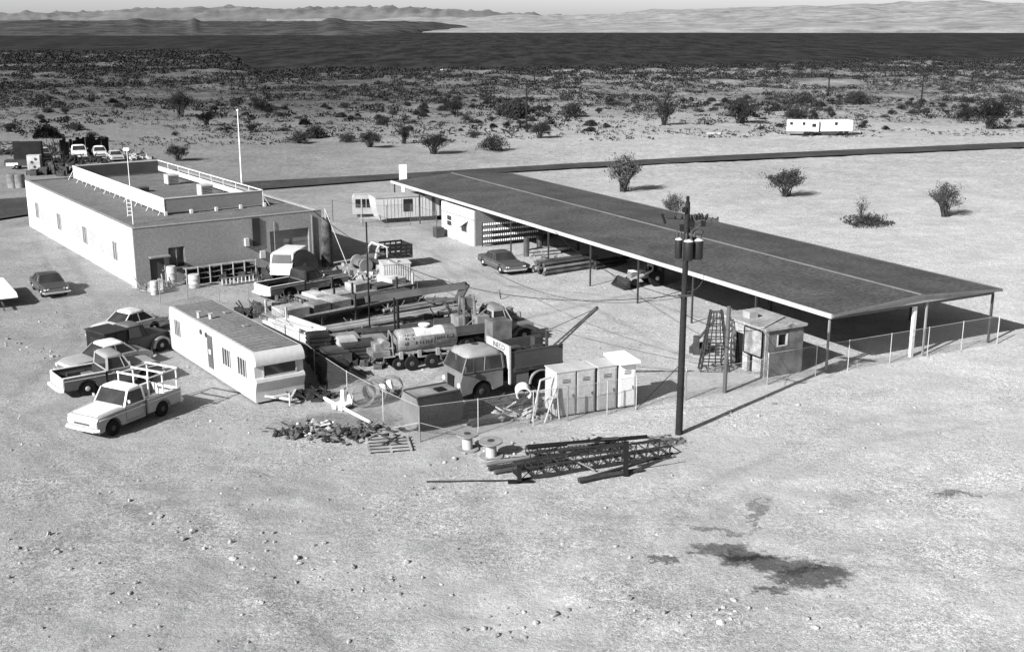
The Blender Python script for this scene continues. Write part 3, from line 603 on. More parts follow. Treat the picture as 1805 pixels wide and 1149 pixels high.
q = MB()
for k in range(14): a = 2.4*k/13; q.tube((.85*math.sin(a)*.9+.1, -.1, UH-3.35+.9*(1-math.cos(a))-.8), (.85*math.sin(a+.18)*.9+.1, -.1, UH-3.35+.9*(1-math.cos(a+.18))-.8), .018, 4)
q.bar((-.05, -.2, UH-4.4), (-.05, .2, UH-4.4), .1, .1); q.box(-.3, .3, -.25, -.15, UH-4.35, UH-4.25); q.build('service_cable', DARK, up)
def wire(label, a, b, sag, r=.02, n=20, g=None):
    q = MB(); P = []
    for k in range(n+1): t = k/n; P.append((a[0]+(b[0]-a[0])*t, a[1]+(b[1]-a[1])*t, a[2]+(b[2]-a[2])*t-sag*4*t*(1-t)))
    q.path(P, r, 4); return tag(q.build('power_wire', BLACK), label, 'wire', g)
# ------------------------------------------------------------------ vehicles
def outline(top, zb, wr, ar, arches):
    P = list(top)
    for xc in sorted(arches, reverse=True):
        th = math.asin(max(-1, min(1, (zb-wr)/ar)))
        for k in range(9): a = th+(math.pi-2*th)*k/8; P.append((xc+ar*math.cos(a), wr+ar*math.sin(a)))
    return P
def bodyshell(top, zb, wr, ar, arches, hw, taper=.08, edge=.07):
    P = outline(top, zb, wr, ar, arches); n = len(P); nt_ = len(top); mb = MB()
    xs = [p[0] for p in P]; xa, xb = min(xs), max(xs); xm = (xa+xb)/2
    def wd(x, h): e = abs(x-xm)/((xb-xa)/2); return h*(1-taper*e**4)
    rings = []
    for sgn, h, ins in ((1, hw, 1), (1, hw-edge, 0), (-1, hw-edge, 0), (-1, hw, 1)):
        r_ = []
        for i, (x, z) in enumerate(P):
            if ins and i < nt_: z -= edge*.7; x -= math.copysign(edge*.5, x-xm) if i in (0, nt_-1, 1, nt_-2) else 0
            mb.v.append((x, sgn*wd(x, h), z)); r_.append(len(mb.v)-1)
        rings.append(r_)
    mb.f.append(tuple(rings[0])); mb.f.append(tuple(rings[3])[::-1])
    for a, b in zip(rings, rings[1:]):
        for i in range(n): j = (i+1) % n; mb.f.append((a[i], b[i], b[j], a[j]))
    return mb
def wheelset(t, xs, tr, wr, wd=.2, hub=MID, dual=()):
    for x in xs:
        for s in (1, -1):
            q = MB(); w2 = wd*(1.8 if x in dual else 1)
            mt = Matrix.Translation((x, s*tr, wr)) @ Matrix.Rotation(-s*math.pi/2, 4, 'X')
            q.lathe([(wr*.55, -w2), (wr*.93, -w2), (wr, -w2*.8), (wr, -w2*.15), (wr*.93, 0), (wr*.58, 0)], 20, mt); wo = q.build('wheel', TYRE, t, smooth=40)
            q = MB(); q.lathe([(wr*.57, -.04), (wr*.56, -.01), (wr*.4, -.03), (wr*.3, .02), (wr*.1, .03)], 16, mt); q.build('hubcap', hub, wo, smooth=40)
def cabin(t, g, paint, glass=GLASS, roofm=None, crown=.05):
    """g: rear base x, front base x, rear top x, front top x, belt z, roof z, half width base, half width top"""
    xr, xf, tr_, tf, zb, zr, hb, ht = g; roofm = roofm or paint
    def P(u, s, k): # u 0 rear..1 front, k 0 belt..1 roof
        return Vector(((xr+(xf-xr)*u)*(1-k)+(tr_+(tf-tr_)*u)*k, s*(hb*(1-k)+ht*k), zb*(1-k)+(zr-.04)*k))
    def pane(a, b, c, d, nm, inset=.0):
        n_ = (b-a).cross(d-a).normalized()*.02; q = MB(); q.hexa([a-n_, b-n_, c-n_, d-n_], [a, b, c, d]); return q.build(nm, glass, t)
    e = .06
    pane(P(1, 1, 0), P(1, -1, 0), P(1, -1, 1), P(1, 1, 1), 'windshield'); pane(P(0, -1, 0), P(0, 1, 0), P(0, 1, 1), P(0, -1, 1), 'rear_window')
    for s in (1, -1): pane(P(0, s, 0), P(1, s, 0), P(1, s, 1), P(0, s, 1), 'side_window')
    q = MB(); rr = []
    for f_, dz in ((1.0, 0), (1.0, .05), (.93, .05+crown), (.6, .06+crown*1.7)):
        cx_ = (tr_+tf)/2; hx = (tf-tr_)/2*(f_ if f_ < 1 else 1.05); hy = ht*(f_ if f_ < 1 else 1.03); rad = min(hx, hy)*.35; ring = []
        for qx, qy in ((1, 1), (-1, 1), (-1, -1), (1, -1)):
            a0 = {(1,1): 0, (-1,1): 90, (-1,-1): 180, (1,-1): 270}[(qx, qy)]
            for k in range(4): a = R(a0+k*30); ring.append((cx_+qx*(hx-rad)+rad*math.cos(a), qy*(hy-rad)+rad*math.sin(a), zr-.05+dz))
        rr.append(ring)
    n = 16; q.v = [v for r_ in rr for v in r_]
    for k in range(3):
        for i in range(n): j = (i+1) % n; q.f.append((k*n+i, k*n+j, (k+1)*n+j, (k+1)*n+i))
    q.f += [tuple(range(n))[::-1], tuple(range(3*n, 4*n))]; q.build('roof', roofm, t, smooth=60)
    q = MB()
    for s in (1, -1):
        for u, w_ in ((0, .12), (1, .07)): q.bar(P(u, s, -.02), P(u, s, 1), w_, .07)
        if xf-xr > 1.9: q.bar(P(.48, s, 0), P(.48, s, 1), .06, .06)
        q.bar(P(.74, s, 0), P(.8, s, 1), .025, .04); q.bar(P(0, s, 0), P(1, s, 0), .05, .06); q.bar(P(0, s, .97), P(1, s, .97), .05, .06)
    q.bar(P(1, 1, 0), P(1, -1, 0), .06, .06); q.bar(P(0, 1, 0), P(0, -1, 0), .06, .08); q.bar(P(0, 1, .95), P(0, -1, .95), .06, .1)
    q.build('pillars', paint, t)
def lamps(t, x, hy, z, r=.09, n=1, rear=None):
    for s in (1, -1):
        for k in range(n):
            q = MB(); mt = Matrix.Translation((x, s*(hy-k*r*2.3), z)) @ Matrix.Rotation(math.pi/2, 4, 'Y'); q.lathe([(r*1.15, -.06), (r*1.15, .01), (r, .03), (r*.5, .05)], 12, mt); q.build('headlight', M(.8, .15, 0, spec=.8, fine=0), t, smooth=60)
    if rear is not None:
        for s in (1, -1): q = MB(); q.box(rear-.03, rear+.02, s*(hy-.05)-.06, s*(hy-.05)+.06, z-.1, z+.1); q.build('tail_light', M(.12, .3), t)
def bumper(t, x, hw, z, m=CHROME, d=1, h=.14):
    q = MB(); q.path([(x-.18*d, hw, z), (x, hw*.85, z), (x+.02*d, 0, z), (x, -hw*.85, z), (x-.18*d, -hw, z)], h/2, 6); q.build('bumper', m, t)
def vpose(nf, nr):
    """near side front and rear wheel contact pixels -> centre, heading, wheelbase"""
    a, b = G(*nf), G(*nr); h = (a-b).xy; L = h.length; h /= L
    n = Vector((-h.y, h.x))
    if n.y < 0 and abs(n.y) > .05: n = -n
    elif n.dot((a.xy)) < 0: n = -n
    return (a+b)/2, math.atan2(h.y, h.x), L, n
def place(nf, nr, half, wb=None):
    c, a, L, n = vpose(nf, nr); print('  veh', nf, 'wb %.2f' % L, 'ang %.0f' % math.degrees(a))
    return (c.x+n.x*half, c.y+n.y*half, 0), a
def pickup(name, label, loc, ang, paint, trim, sc=1, roofm=None, hubm=MID, side=None, bedm=None, load=None, low=0, group=None, style=0):
    t = thing(name, label, 'pickup truck', loc, ang, group); t.scale = (sc, sc, sc)
    wr, ar, xf, xr = .37, .48, 1.45, -1.5; hw = .96; side = side or paint
    top = [(-.52, .95), (-.5, 1.1), (.72, 1.12), (1.3, 1.11), (2.0, 1.07), (2.22, 1.02), (2.31, .88), (2.32, .5), (2.28, .36)]
    q = bodyshell([(-.52, .38)]+top, .36, wr, ar, [xf], hw); q.build('body', side, t, smooth=28)
    q = MB(); q.hexa([(.75, -.8, 1.1), (2.15, -.76, 1.02), (2.15, .76, 1.02), (.75, .8, 1.1)], [(.8, -.7, 1.17), (2.05, -.66, 1.1), (2.05, .66, 1.1), (.8, .7, 1.17)]); q.build('hood', paint, t, bevel=.03)
    cabin(t, (-.48, .72, -.42, .38, 1.1, 1.76, .9, .78), paint, roofm=roofm)
    q = MB(); q.box(-.6, -.55, -.8, .8, .5, 1.05)
    # bed: side panels with wheel arches, floor, headboard, tailgate
    for s in (1, -1):
        P = outline([(-2.62, .42), (-2.62, 1.06), (-.58, 1.06), (-.58, .42)], .42, wr, ar, [xr]); q = MB(); q.prism(P, s*hw, s*(hw-.07)); q.build('bed_side', side, t)
        q = MB(); q.box(-2.64, -.56, min(s*hw, s*(hw-.1))-.01, max(s*hw, s*(hw-.1))+.01, 1.06, 1.1); q.build('bed_rail', trim, t)
    q = MB(); q.box(-2.6, -.58, -hw+.07, hw-.07, .52, .58); q.box(-1.95, -1.05, hw-.28, hw-.07, .58, .84); q.box(-1.95, -1.05, -hw+.07, -hw+.28, .58, .84); q.box(-.64, -.58, -hw+.07, hw-.07, .58, 1.06); q.build('bed_floor', bedm or M(.1, .7, .3), t)
    q = MB(); q.box(-2.68, -2.62, -hw, hw, .44, 1.06); q.box(-2.7, -2.68, -hw+.15, hw-.15, .55, .98); q.build('tailgate', trim, t)
    for s in (1, -1):
        q = MB(); q.box(-.35, .7, s*hw-.006+(0 if s > 0 else 0), s*hw+.006, .46, .47); q.box(-.36, -.35, s*hw-.006, s*hw+.006, .46, 1.08); q.box(.7, .71, s*hw-.006, s*hw+.006, .46, 1.08); dd = q.build('door', M(.12, .6), t)
        q = MB(); q.box(-.28, -.12, s*hw-.02, s*hw+.03, .95, .99); q.build('handle', CHROME, dd)
    q = MB(); q.bar((.8, 0, 1.165), (2.1, 0, 1.095), .1, .03); q.box(.72, .8, -.8, .8, 1.11, 1.15); q.build('hood_crease', paint, t)
    for s in (1, -1):
        q = MB(); q.box(-.45, 2.2, s*hw-.01, s*hw+.02, .9, .93); q.box(-2.6, -.6, s*hw-.01, s*hw+.02, .9, .93); q.build('side_trim', trim, t)
        q = MB(); q.tube((.55, s*.93, 1.12), (.6, s*1.08, 1.3), .012); q.box(.58, .61, s*1.08-.07, s*1.08+.07, 1.28, 1.42); q.build('mirror', CHROME, t)
    q = MB(); q.box(2.3, 2.33, -.68, .68, .62, .8); q.build('grille', CHROME if style else M(.3, .4), t)
    q = MB(); q.box(2.32, 2.35, -.45, .45, .66, .72); q.build('grille_slot', DARK, t)
    lamps(t, 2.3, .78, .72, .085, 2 if style else 1); bumper(t, 2.42, hw, .48, trim if style else CHROME); bumper(t, -2.82, hw, .46, trim, -1, .18)
    q = MB(); q.box(-2.5, 2.1, -.45, .45, .3, .42); q.build('chassis', BLACK, t); wheelset(t, (xf, xr), .93, wr, .2, hubm)
    return t
SILV = M(.55, .45, .08, 5, spec=.4)
loc, a = place((192, 771), (292, 731), .94)
p1 = pickup('pickup_truck', 'white pickup truck nearest the camera with a white pipe rack over its bed', loc, a, PAINTW, PAINTW, side=M(.44, .45, .08, 4), style=1, hubm=M(.1, .5), bedm=M(.35, .7), sc=1.09)  # grey side colour paints the shade on the white body
q = MB()
fr, rr_ = -.75, -2.5
for x in (fr, (fr+rr_)/2-.0, rr_):
    for s in (1, -1): q.bar((x, s*.9, 1.1), (x, s*.9, 2.02), .06, .06)
    q.bar((x, -.98, 2.05), (x, .98, 2.05), .07, .07)
for s in (1, -1): q.bar((fr-.05, s*.9, 2.0), (rr_-.05, s*.9, 2.0), .05, .05)
q.build('bed_rack', PAINTW, p1)
loc, a = place((265, 676), (151, 698), .94)
p2 = pickup('pickup_truck', 'mid grey pickup with a pale bed rail and tailgate, its tail toward the left', loc, a, M(.42, .45, .1, 4), M(.72, .5), side=M(.17, .5, .1, 4), roofm=M(.35, .6), hubm=M(.55, .4), sc=1.07)
q = MB(); q.box(-2.3, -1.5, -.5, .1, .6, .8); q.tube((-2.3, .3, .66), (-.9, .4, .66), .07); q.box(-1.4, -.9, -.4, .3, .58, .9); tag(q.build('bed_load', M(.3, .9, .4), p2), None)

def sedan(name, label, loc, ang, paint, roofm=None, L=4.9, hubm=CHROME, hard=0, wr=.34, group=None, hw=.93, round_=0, hood=.88, lampn=1):
    t = thing(name, label, 'car', loc, ang, group)
    h = L/2; xf, xr = h-.95, -h+1.15
    if round_:
        top = [(-h, .4), (-h-.02, .62), (-h+.2, .8), (-h+.7, .93), (-h+1.2, .98), (.75, .98), (1.0, .98), (h-.45, .94), (h-.1, .82), (h, .65), (h, .38)]
    else:
        top = [(-h, .34), (-h-.02, .7), (-h+.12, .82), (-h+1.1, .88), (.6, .88), (h-.25, hood-.04), (h+.05, hood-.12), (h, .55), (h-.02, .34)]
    bodyshell(top, .3, wr, wr+.07, [xf, xr], hw, .1).build('body', paint, t, smooth=32)
    zb = .95 if round_ else .86; zr = zb+(.56 if round_ else .5)
    cabin(t, (-h+1.05 if not hard else -h+1.35, .95, -h+1.65 if not hard else -h+1.8, .35, zb, zr, hw*.92, hw*.72), paint, roofm=roofm, crown=.07 if round_ else .03)
    q = MB(); q.box(h-.0, h+.05, -.6, .6, .5, .68); q.build('grille', M(.3, .3, 0, metal=.5), t); lamps(t, h, hw-.18, .66, .09 if not hard else .07, lampn, -h-.01)
    bumper(t, h+.14, hw, .42); bumper(t, -h-.14, hw, .42, d=-1)
    for s in (1, -1):
        q = MB(); e = s*(hw+.001)
        for x_ in (.6, -.35, -1.15)[:(3 if not hard else 2)]: q.box(x_, x_+.012, e-.008, e+.008, .36, .85)
        q.box(-h+.3, h-.3, e-.004, e+.016, .6, .63); q.build('door_seam', M(.3, .4), t)
    wheelset(t, (xf, xr), hw-.04, wr, .18, hubm); return t
loc, a = place((152, 672), (264, 646), 1.38)
car3 = sedan('rounded_sedan', 'rounded two tone sedan with a pale roof and grey body parked behind the grey pickup', loc, a, M(.42, .4, .08, 4, spec=.5), PAINTW, round_=1, L=5.0)
loc, a = place((86, 526), (74, 505), .9)
gA, gB = G(88, 525), G(75, 498); hd_ = (gA-gB).xy.normalized(); cc = gA.xy-hd_*2.2
loc, a = (cc.x+.2, cc.y, 0), math.atan2(hd_.y, hd_.x)+.12
car6 = sedan('dark_sedan', 'dark sedan parked alone on the gravel left of the white workshop wall, facing the camera', loc, a, M(.12, .4, .1, 4, spec=.5), M(.11, .4, .1, 4, spec=.5), L=4.8, lampn=2)
loc, a = place((884, 484), (847, 467), .92)
car12 = sedan('hardtop_sedan', 'dark grey hardtop sedan with long hood and whitewall tyres in the open yard', loc, a, M(.13, .35, .08, 4, spec=.5), M(.12, .4, .08, 4), hard=1, L=5.4, hubm=WHITE, lampn=2, hw=.97)
# service truck with dark box, old round fenders
loc, a = place((289, 619), (205, 640), .95)
sv = thing('service_truck', 'old dark service truck with boxy body and round front fender by the mobile home', 'truck', loc, a)
DK = M(.03, .5, .2, 4, spec=.4)
bodyshell([(-.9, .45), (-.88, 1.15), (.7, 1.22), (1.6, 1.2), (2.2, 1.1), (2.3, .9), (2.25, .45)], .42, .4, .5, [1.5], .78).build('body', M(.12, .45, .1, 4), sv, smooth=30)
cabin(sv, (-.6, .8, -.5, .45, 1.15, 1.85, .8, .66), DK, roofm=M(.2, .6))
q = MB(); q.box(-2.2, -.75, -.98, .98, .55, 1.8); q.build('box_body', M(.025, .7, .3), sv, bevel=.02)
q = MB(); q.box(-2.26, -.7, -1.02, 1.02, 1.8, 1.86); q.build('box_roof', M(.07, .8, .2), sv); q = MB()
for s in (1, -1): q.box(-2.1, -1.55, s*.99-.01, s*.99+.01, .7, 1.7); q.box(-1.45, -.9, s*.99-.01, s*.99+.01, .7, 1.7)
q.box(-2.23, -2.2, -.5, .5, .9, 1.5); q.build('locker_door', M(.05, .6), sv)
for s in (1, -1):
    q = MB(); P = []
    for k in range(11): th = math.pi*k/10; P.append((1.5+.66*math.cos(th), .32+.62*math.sin(th)))
    P += [(1.5-.5, .32)]+[(1.5+.46*math.cos(math.pi-math.pi*k/10), .36+.46*math.sin(math.pi-math.pi*k/10)) for k in range(11)]
    q.prism(P, s*.72, s*1.04); q.build('fender', M(.3, .45, .1, 4), sv, smooth=50)
wheelset(sv, (1.5, -1.6), .96, .4, .2, MID); lamps(sv, 2.3, .7, .85, .1); bumper(sv, 2.55, .95, .5)
# white sedan behind the service truck
loc, a = place((220, 612), (314, 587), 2.2)
car5 = sedan('white_sedan', 'white sedan with pale roof half hidden behind the dark service truck', loc, a, M(.62, .5), M(.66, .5), round_=1, L=4.8)
# yard pickup with open bed
loc, a = place((600, 508), (503, 526), .94)
p7 = pickup('open_bed_truck', 'light bodied truck with long empty dark bed and bright tailgate inside the yard', loc, a, M(.09, .5, .2, 4), M(.72, .5), side=M(.26, .6, .12, 4), hubm=DARK, sc=1.12, roofm=M(.05, .6), bedm=BLACK); p7.scale = (1.36, 1.1, .95)
# panel van
f0, f1 = G(494, 492), G(545, 466); hd_ = (f0-f1).xy.normalized(); cc = f0.xy-hd_*1.7
vn = thing('panel_van', 'white panel van nosing toward the camera in front of the garage door', 'van', (cc.x, cc.y, 0), math.atan2(hd_.y, hd_.x)+.1)
bodyshell([(-2.1, .35), (-2.15, 1.6), (-2.0, 1.95), (1.2, 1.98), (1.5, 1.9), (1.78, 1.25), (1.9, 1.1), (1.92, .5), (1.85, .32)], .32, .35, .42, [1.3, -1.2], .9, .03).build('body', M(.68, .5, .1, 3), vn, smooth=30)
q = MB(); q.hexa([(1.5, -.72, 1.86), (1.8, -.78, 1.25), (1.8, .78, 1.25), (1.5, .72, 1.86)], [(1.55, -.72, 1.88), (1.85, -.78, 1.27), (1.85, .78, 1.27), (1.55, .72, 1.88)]); q.build('windshield', M(.12, .2), vn)
for s in (1, -1): q = MB(); q.hexa([(.6, s*.9, 1.2), (1.5, s*.9, 1.2), (1.35, s*.9, 1.75), (.6, s*.9, 1.75)], [(.6, s*.92, 1.2), (1.5, s*.92, 1.2), (1.35, s*.92, 1.75), (.6, s*.92, 1.75)]); q.build('side_window', GLASS, vn)
lamps(vn, 1.92, .7, .8, .1); bumper(vn, 2.0, .88, .45, PAINTW); wheelset(vn, (1.3, -1.2), .88, .35, .18)
# big cable reel standing on edge
def reel(name, label, loc, rz, R0, W, r0, lay=0, m1=WOOD, m2=WOODL, tilt=0, group=None):
    t = thing(name, label, 'cable reel', loc, rz, group)
    B = Matrix.Translation((0, 0, R0)) @ Matrix.Rotation(math.pi/2, 4, 'X') if not lay else Matrix.Rotation(tilt, 4, 'X')
    off_ = -W/2 if not lay else 0
    for z0 in (off_, off_+W-.06):
        q = MB(); q.lathe([(.05, z0), (R0, z0), (R0, z0+.06), (.05, z0+.06)], 28, B); q.build('flange', m1, t)
    q = MB(); q.lathe([(r0, off_+.06), (r0, off_+W-.06)], 20, B, caps=False); q.build('drum', m2, t, smooth=40)
    q = MB(); 
    for z0 in (off_-.02, off_+W): q.lathe([(.04, z0), (.16, z0), (.16, z0+.02), (.04, z0+.02)], 12, B)
    q.build('hub_plate', DARK, t)
    return t
rp = G(536, 489)
reel('cable_reel', 'large dark wire filled cable reel standing upright beside the white van', rp, .45, 1.05, .8, .95, m1=M(.05, .8, .3, 6), m2=BLACK)
# old truck with pale arch frame, by the shadow
loc, a = place((642, 481), (706, 474), 1.0)
ot2 = thing('wrecked_truck', 'dark old truck with a pale arched cab frame and stake body near the workshop shadow', 'truck', loc, a)
bodyshell([(-.6, .5), (-.6, 1.15), (.6, 1.15), (1.7, 1.0), (1.9, .9), (1.9, .5)], .48, .45, .55, [1.3], .7).build('body', M(.2, .7, .3), ot2, smooth=30)
q = MB(); q.path([(.5, .85, 1.0), (.35, .85, 1.7), (.1, .75, 2.0), (.1, -.75, 2.0), (.35, -.85, 1.7), (.5, -.85, 1.0)], .09, 6); q.path([(-.5, .85, 1.0), (-.5, .85, 1.8), (-.5, -.85, 1.8), (-.5, -.85, 1.0)], .06, 6); q.build('cab_frame', LIGHT, ot2)
q = MB(); q.box(-2.6, -.6, -1.05, 1.05, .85, .97); q.build('flatbed', DARK, ot2)
q = MB()
for k in range(5):
    for s in (1, -1): q.box(-2.6+k*.48, -2.5+k*.48, s*1.03-.03, s*1.03+.03, .97, 1.9)
for s in (1, -1):
    for z in (1.2, 1.5, 1.8): q.box(-2.6, -.6, s*1.03-.05, s*1.03+.05, z, z+.14)
q.box(-2.62, -2.58, -1, 1, 1.0, 1.9); q.build('stake_side', M(.05, .8, .3), ot2)
for s in (1, -1): q = MB(); q.lathe([(.25, -.1), (.55, -.1), (.58, 0), (.55, .1), (.25, .1)], 14, Matrix.Translation((1.35, s*.92, .55)) @ Matrix.Rotation(math.pi/2, 4, 'X')); q.build('fender', M(.3, .7, .2), ot2, smooth=50)
wheelset(ot2, (1.3, -1.7), .95, .45, .22, DARK)
# ------------------------------------------------------------------ tank trailer
A_, B_ = G(713, 655), G(807, 643); ta = math.atan2((B_-A_).y, (B_-A_).x)
L_ = 3.45; hh = (B_-A_).xy.normalized(); nn = Vector((-hh.y, hh.x))
cc = (A_+B_).xy/2+nn*.95
tk = thing('tank_trailer', 'silvery round water tank on a four wheel trailer with white manhole lid', 'tank trailer', (cc.x, cc.y, 0), ta)
TZ, TRr = 1.55, .66
mt = Matrix.Translation((-L_/2, 0, TZ)) @ Matrix.Rotation(math.pi/2, 4, 'Y')
q = MB(); q.lathe([(.1, -.1), (TRr*.6, -.08), (TRr*.93, -.02), (TRr, .03), (TRr, L_-.03), (TRr*.93, L_+.02), (TRr*.6, L_+.08), (.1, L_+.1)], 32, mt); tb = q.build('tank', M(.33, .5, .35, 3, metal=.15, spec=.5, fine=.2), tk, smooth=45)
q = MB(); q.lathe([(.22, TRr-.05), (.22, TRr+.1), (.33, TRr+.1), (.33, TRr+.18), (.1, TRr+.22)], 18, Matrix.Translation((-.05, 0, TZ))); q.build('manhole', WHITE, tk, smooth=40)
q = MB(); n_ = 10
for k in range(n_):
    a0_, a1_ = R(28+k*8), R(36+k*8)
    q.add([(-.75, -math.cos(a0_)*(TRr+.006), TZ+math.sin(a0_)*(TRr+.006)), (1.0, -math.cos(a0_)*(TRr+.006), TZ+math.sin(a0_)*(TRr+.006)), (1.0, -math.cos(a1_)*(TRr+.006), TZ+math.sin(a1_)*(TRr+.006)), (-.75, -math.cos(a1_)*(TRr+.006), TZ+math.sin(a1_)*(TRr+.006))], [(0,1,2,3)])
q.build('worn_patch', M(.62, .7, .2, 5, fine=.15), tk)
def strokes(parent, name, x0, x1, z, h, rowy, mat, n, seed):
    """worn, unreadable sign writing: a row of broken letter strokes wrapped on the tank side"""
    rn = random.Random(seed); q = MB(); w_ = (x1-x0)/n
    for k in range(n):
        if rn.random() < .12: continue
        xa = x0+k*w_
        for _ in range(3):
            u, v = rn.random()*.6, rn.random()*.5; uu = .18 if rn.random() < .6 else .6; vv = 1 if uu < .3 else .2
            X0, X1 = xa+u*w_*.8, xa+min(.85, u+uu)*w_; Z0, Z1 = z+v*h*(0 if vv == 1 else 1), z+h*min(1, (v if vv < 1 else 0)+vv)
            q.add([(X0, rowy(Z0), Z0), (X1, rowy(Z0), Z0), (X1, rowy(Z1), Z1), (X0, rowy(Z1), Z1)], [(0,1,2,3)])
    return q.build(name, mat, parent)
ty = lambda z: -math.sqrt(max(0, (TRr+.012)**2-(z-TZ)**2))
strokes(tk, 'lettering', -1.45, -.8, TZ+.18, .26, ty, M(.06, .6), 4, 1); strokes(tk, 'lettering', -1.5, .6, TZ-.14, .2, ty, M(.1, .6), 12, 2); strokes(tk, 'lettering', .3, 1.6, TZ+.02, .22, ty, M(.07, .6), 9, 3)
q = MB(); q.box(-2.0, 2.0, -.5, -.4, .85, .98); q.box(-2.0, 2.0, .4, .5, .85, .98)
for x in (-1.7, -.6, .5, 1.6): q.box(x, x+.1, -.5, .5, .7, .9); q.box(x-.05, x+.15, -.62, -.5, .62, 1.05)
q.bar((-.6, -.6, .65), (1.7, -.6, .68), .06, .08); q.box(-2.7, -2.0, -.6, .6, .8, .88); q.build('frame', M(.4, .6, .2), tk)
wheelset(tk, (-1.15, .05), 1.0, .42, .22, M(.15, .6)); wheelset(tk, (-1.8,), .6, .36, .2, M(.3, .6))
q = MB(); q.box(-3.3, -2.3, -.6, .6, .88, 1.2); q.box(-3.1, -2.6, -.4, .4, 1.2, 1.6); q.lathe([(.28, -.4), (.28, .4)], 12, Matrix.Translation((-2.5, 0, 1.5)) @ Matrix.Rotation(math.pi/2, 4, 'X')); q.path([(-2.1, -.5, .9), (-2.15, -.5, 2.0), (-2.0, .5, 2.1), (-2.1, .5, .9)], .05); q.build('pump_set', M(.3, .6, .4, 8), tk)
# ------------------------------------------------------------------ cab-over truck with utility body
loc, a = place((851, 706), (951, 688), 1.05)
co = thing('cabover_truck', 'big cab over crew truck with high rounded cab, panelled utility body and rear boom', 'truck', loc, a)
wbH = vpose((843, 706), (945, 688))[2]/2
CG = M(.23, .5, .15, 4, spec=.4); CG2 = M(.13, .6, .15, 4)
xF = wbH+1.25
bodyshell([(-.0+.45, .75), (.45, 1.65), (1.5, 1.65), (xF-.12, 1.6), (xF, 1.2), (xF+.02, .7), (xF-.05, .5)], .52, .5, .62, [wbH], 1.1, .06, .12).build('cab', CG, co, smooth=35)
cabin(co, (.5, xF-.1, .55, xF-.42, 1.62, 2.4, 1.08, .95), CG, roofm=M(.36, .7, .1), crown=.16)
q = MB(); q.box(xF+.0, xF+.06, -.35, .35, .75, 1.35); q.build('grille', BLACK, co); q = MB(); q.box(xF-.35, xF-.28, -.03, .03, 1.65, 2.4); q.build('windshield_post', CG, co)
lamps(co, xF+.02, .85, .95, .12); q = MB(); q.box(xF+.1, xF+.25, -1.1, 1.1, .45, .68); q.build('bumper', M(.5, .5), co)
xb0 = -wbH-1.35
q = MB(); q.box(xb0, .15, -1.12, 1.12, 1.35, 1.5); q.build('bed_floor', DARK, co)
for s in (1, -1):
    q = MB(); q.box(xb0, .12, s*1.12-.04, s*1.12+.04, 1.5, 2.35); q.build('side_panel', CG2, co)
    q = MB(); q.box(xb0, .12, s*1.15-.05, s*1.15+.05, 1.28, 1.5); q.box(xb0, .12, s*1.14-.04, s*1.14+.04, 2.35, 2.42); q.build('side_rail', CG2, co)
    q = MB(); q.box(-1.0, .1, s*1.0-.12, s*1.0+.12, .6, 1.28); q.box(xb0, -wbH-.75, s*1.0-.12, s*1.0+.12, .7, 1.28); q.build('locker', M(.2, .6), co)
    P = [(-wbH+.72*math.cos(math.pi*k/12), .5+.72*math.sin(math.pi*k/12)) for k in range(13)]+[(-wbH+.64*math.cos(math.pi-math.pi*k/12), .5+.64*math.sin(math.pi-math.pi*k/12)) for k in range(13)]
    q = MB(); q.prism(P, s*1.0, s*1.2); q.build('wheel_arch', M(.35, .6), co)
strokes(co, 'lettering', -2.6, -.2, 1.33, .12, lambda z: -1.205, M(.06, .6), 16, 5) if False else None
q = MB()
rn = random.Random(4)
for k in range(20):
    x_ = -2.9+k*.14; e = 1.206
    if k % 7 != 6: q.box(x_, x_+.03, e-.006, e+.006, 1.34, 1.46); q.box(x_+.03, x_+.09, e-.006, e+.006, rn.choice((1.34, 1.4, 1.43)), 1.46)
q.build('lettering', M(.07, .6), co)
q = MB(); q.box(.16, .22, -1.2, 1.2, 1.5, 2.75); hb = q.build('headboard', M(.6, .6, .1), co)
tc_ = bpy.data.curves.new('lettering', 'FONT'); tc_.body = 'INECO'; tc_.size = .42; tc_.extrude = .004; tc_.align_x = 'CENTER'
to_ = bpy.data.objects.new('tmp', tc_); COL.objects.link(to_); dg = bpy.context.evaluated_depsgraph_get(); me_ = bpy.data.meshes.new_from_object(to_.evaluated_get(dg)); bpy.data.objects.remove(to_)
lo = bpy.data.objects.new('lettering', me_); me_.materials.clear(); me_.materials.append(M(.1, .6)); COL.objects.link(lo); lo.parent = hb; lo.location = (.232, 0.1, 2.38); lo.rotation_euler = (math.pi/2, 0, math.pi/2)
q = MB(); [q.box(.14, .24, s*1.18-.06, s*1.18+.06, .7, 2.75) for s in (1, -1)]; q.build('headboard_post', LIGHT, co)
q = MB(); q.box(xb0-.1, xF-.3, -.42, .42, .62, .85); q.build('chassis', BLACK, co)
wheelset(co, (wbH,), 1.02, .5, .26, DARK); wheelset(co, (-wbH,), 1.02, .5, .26, DARK, dual=(-wbH,))
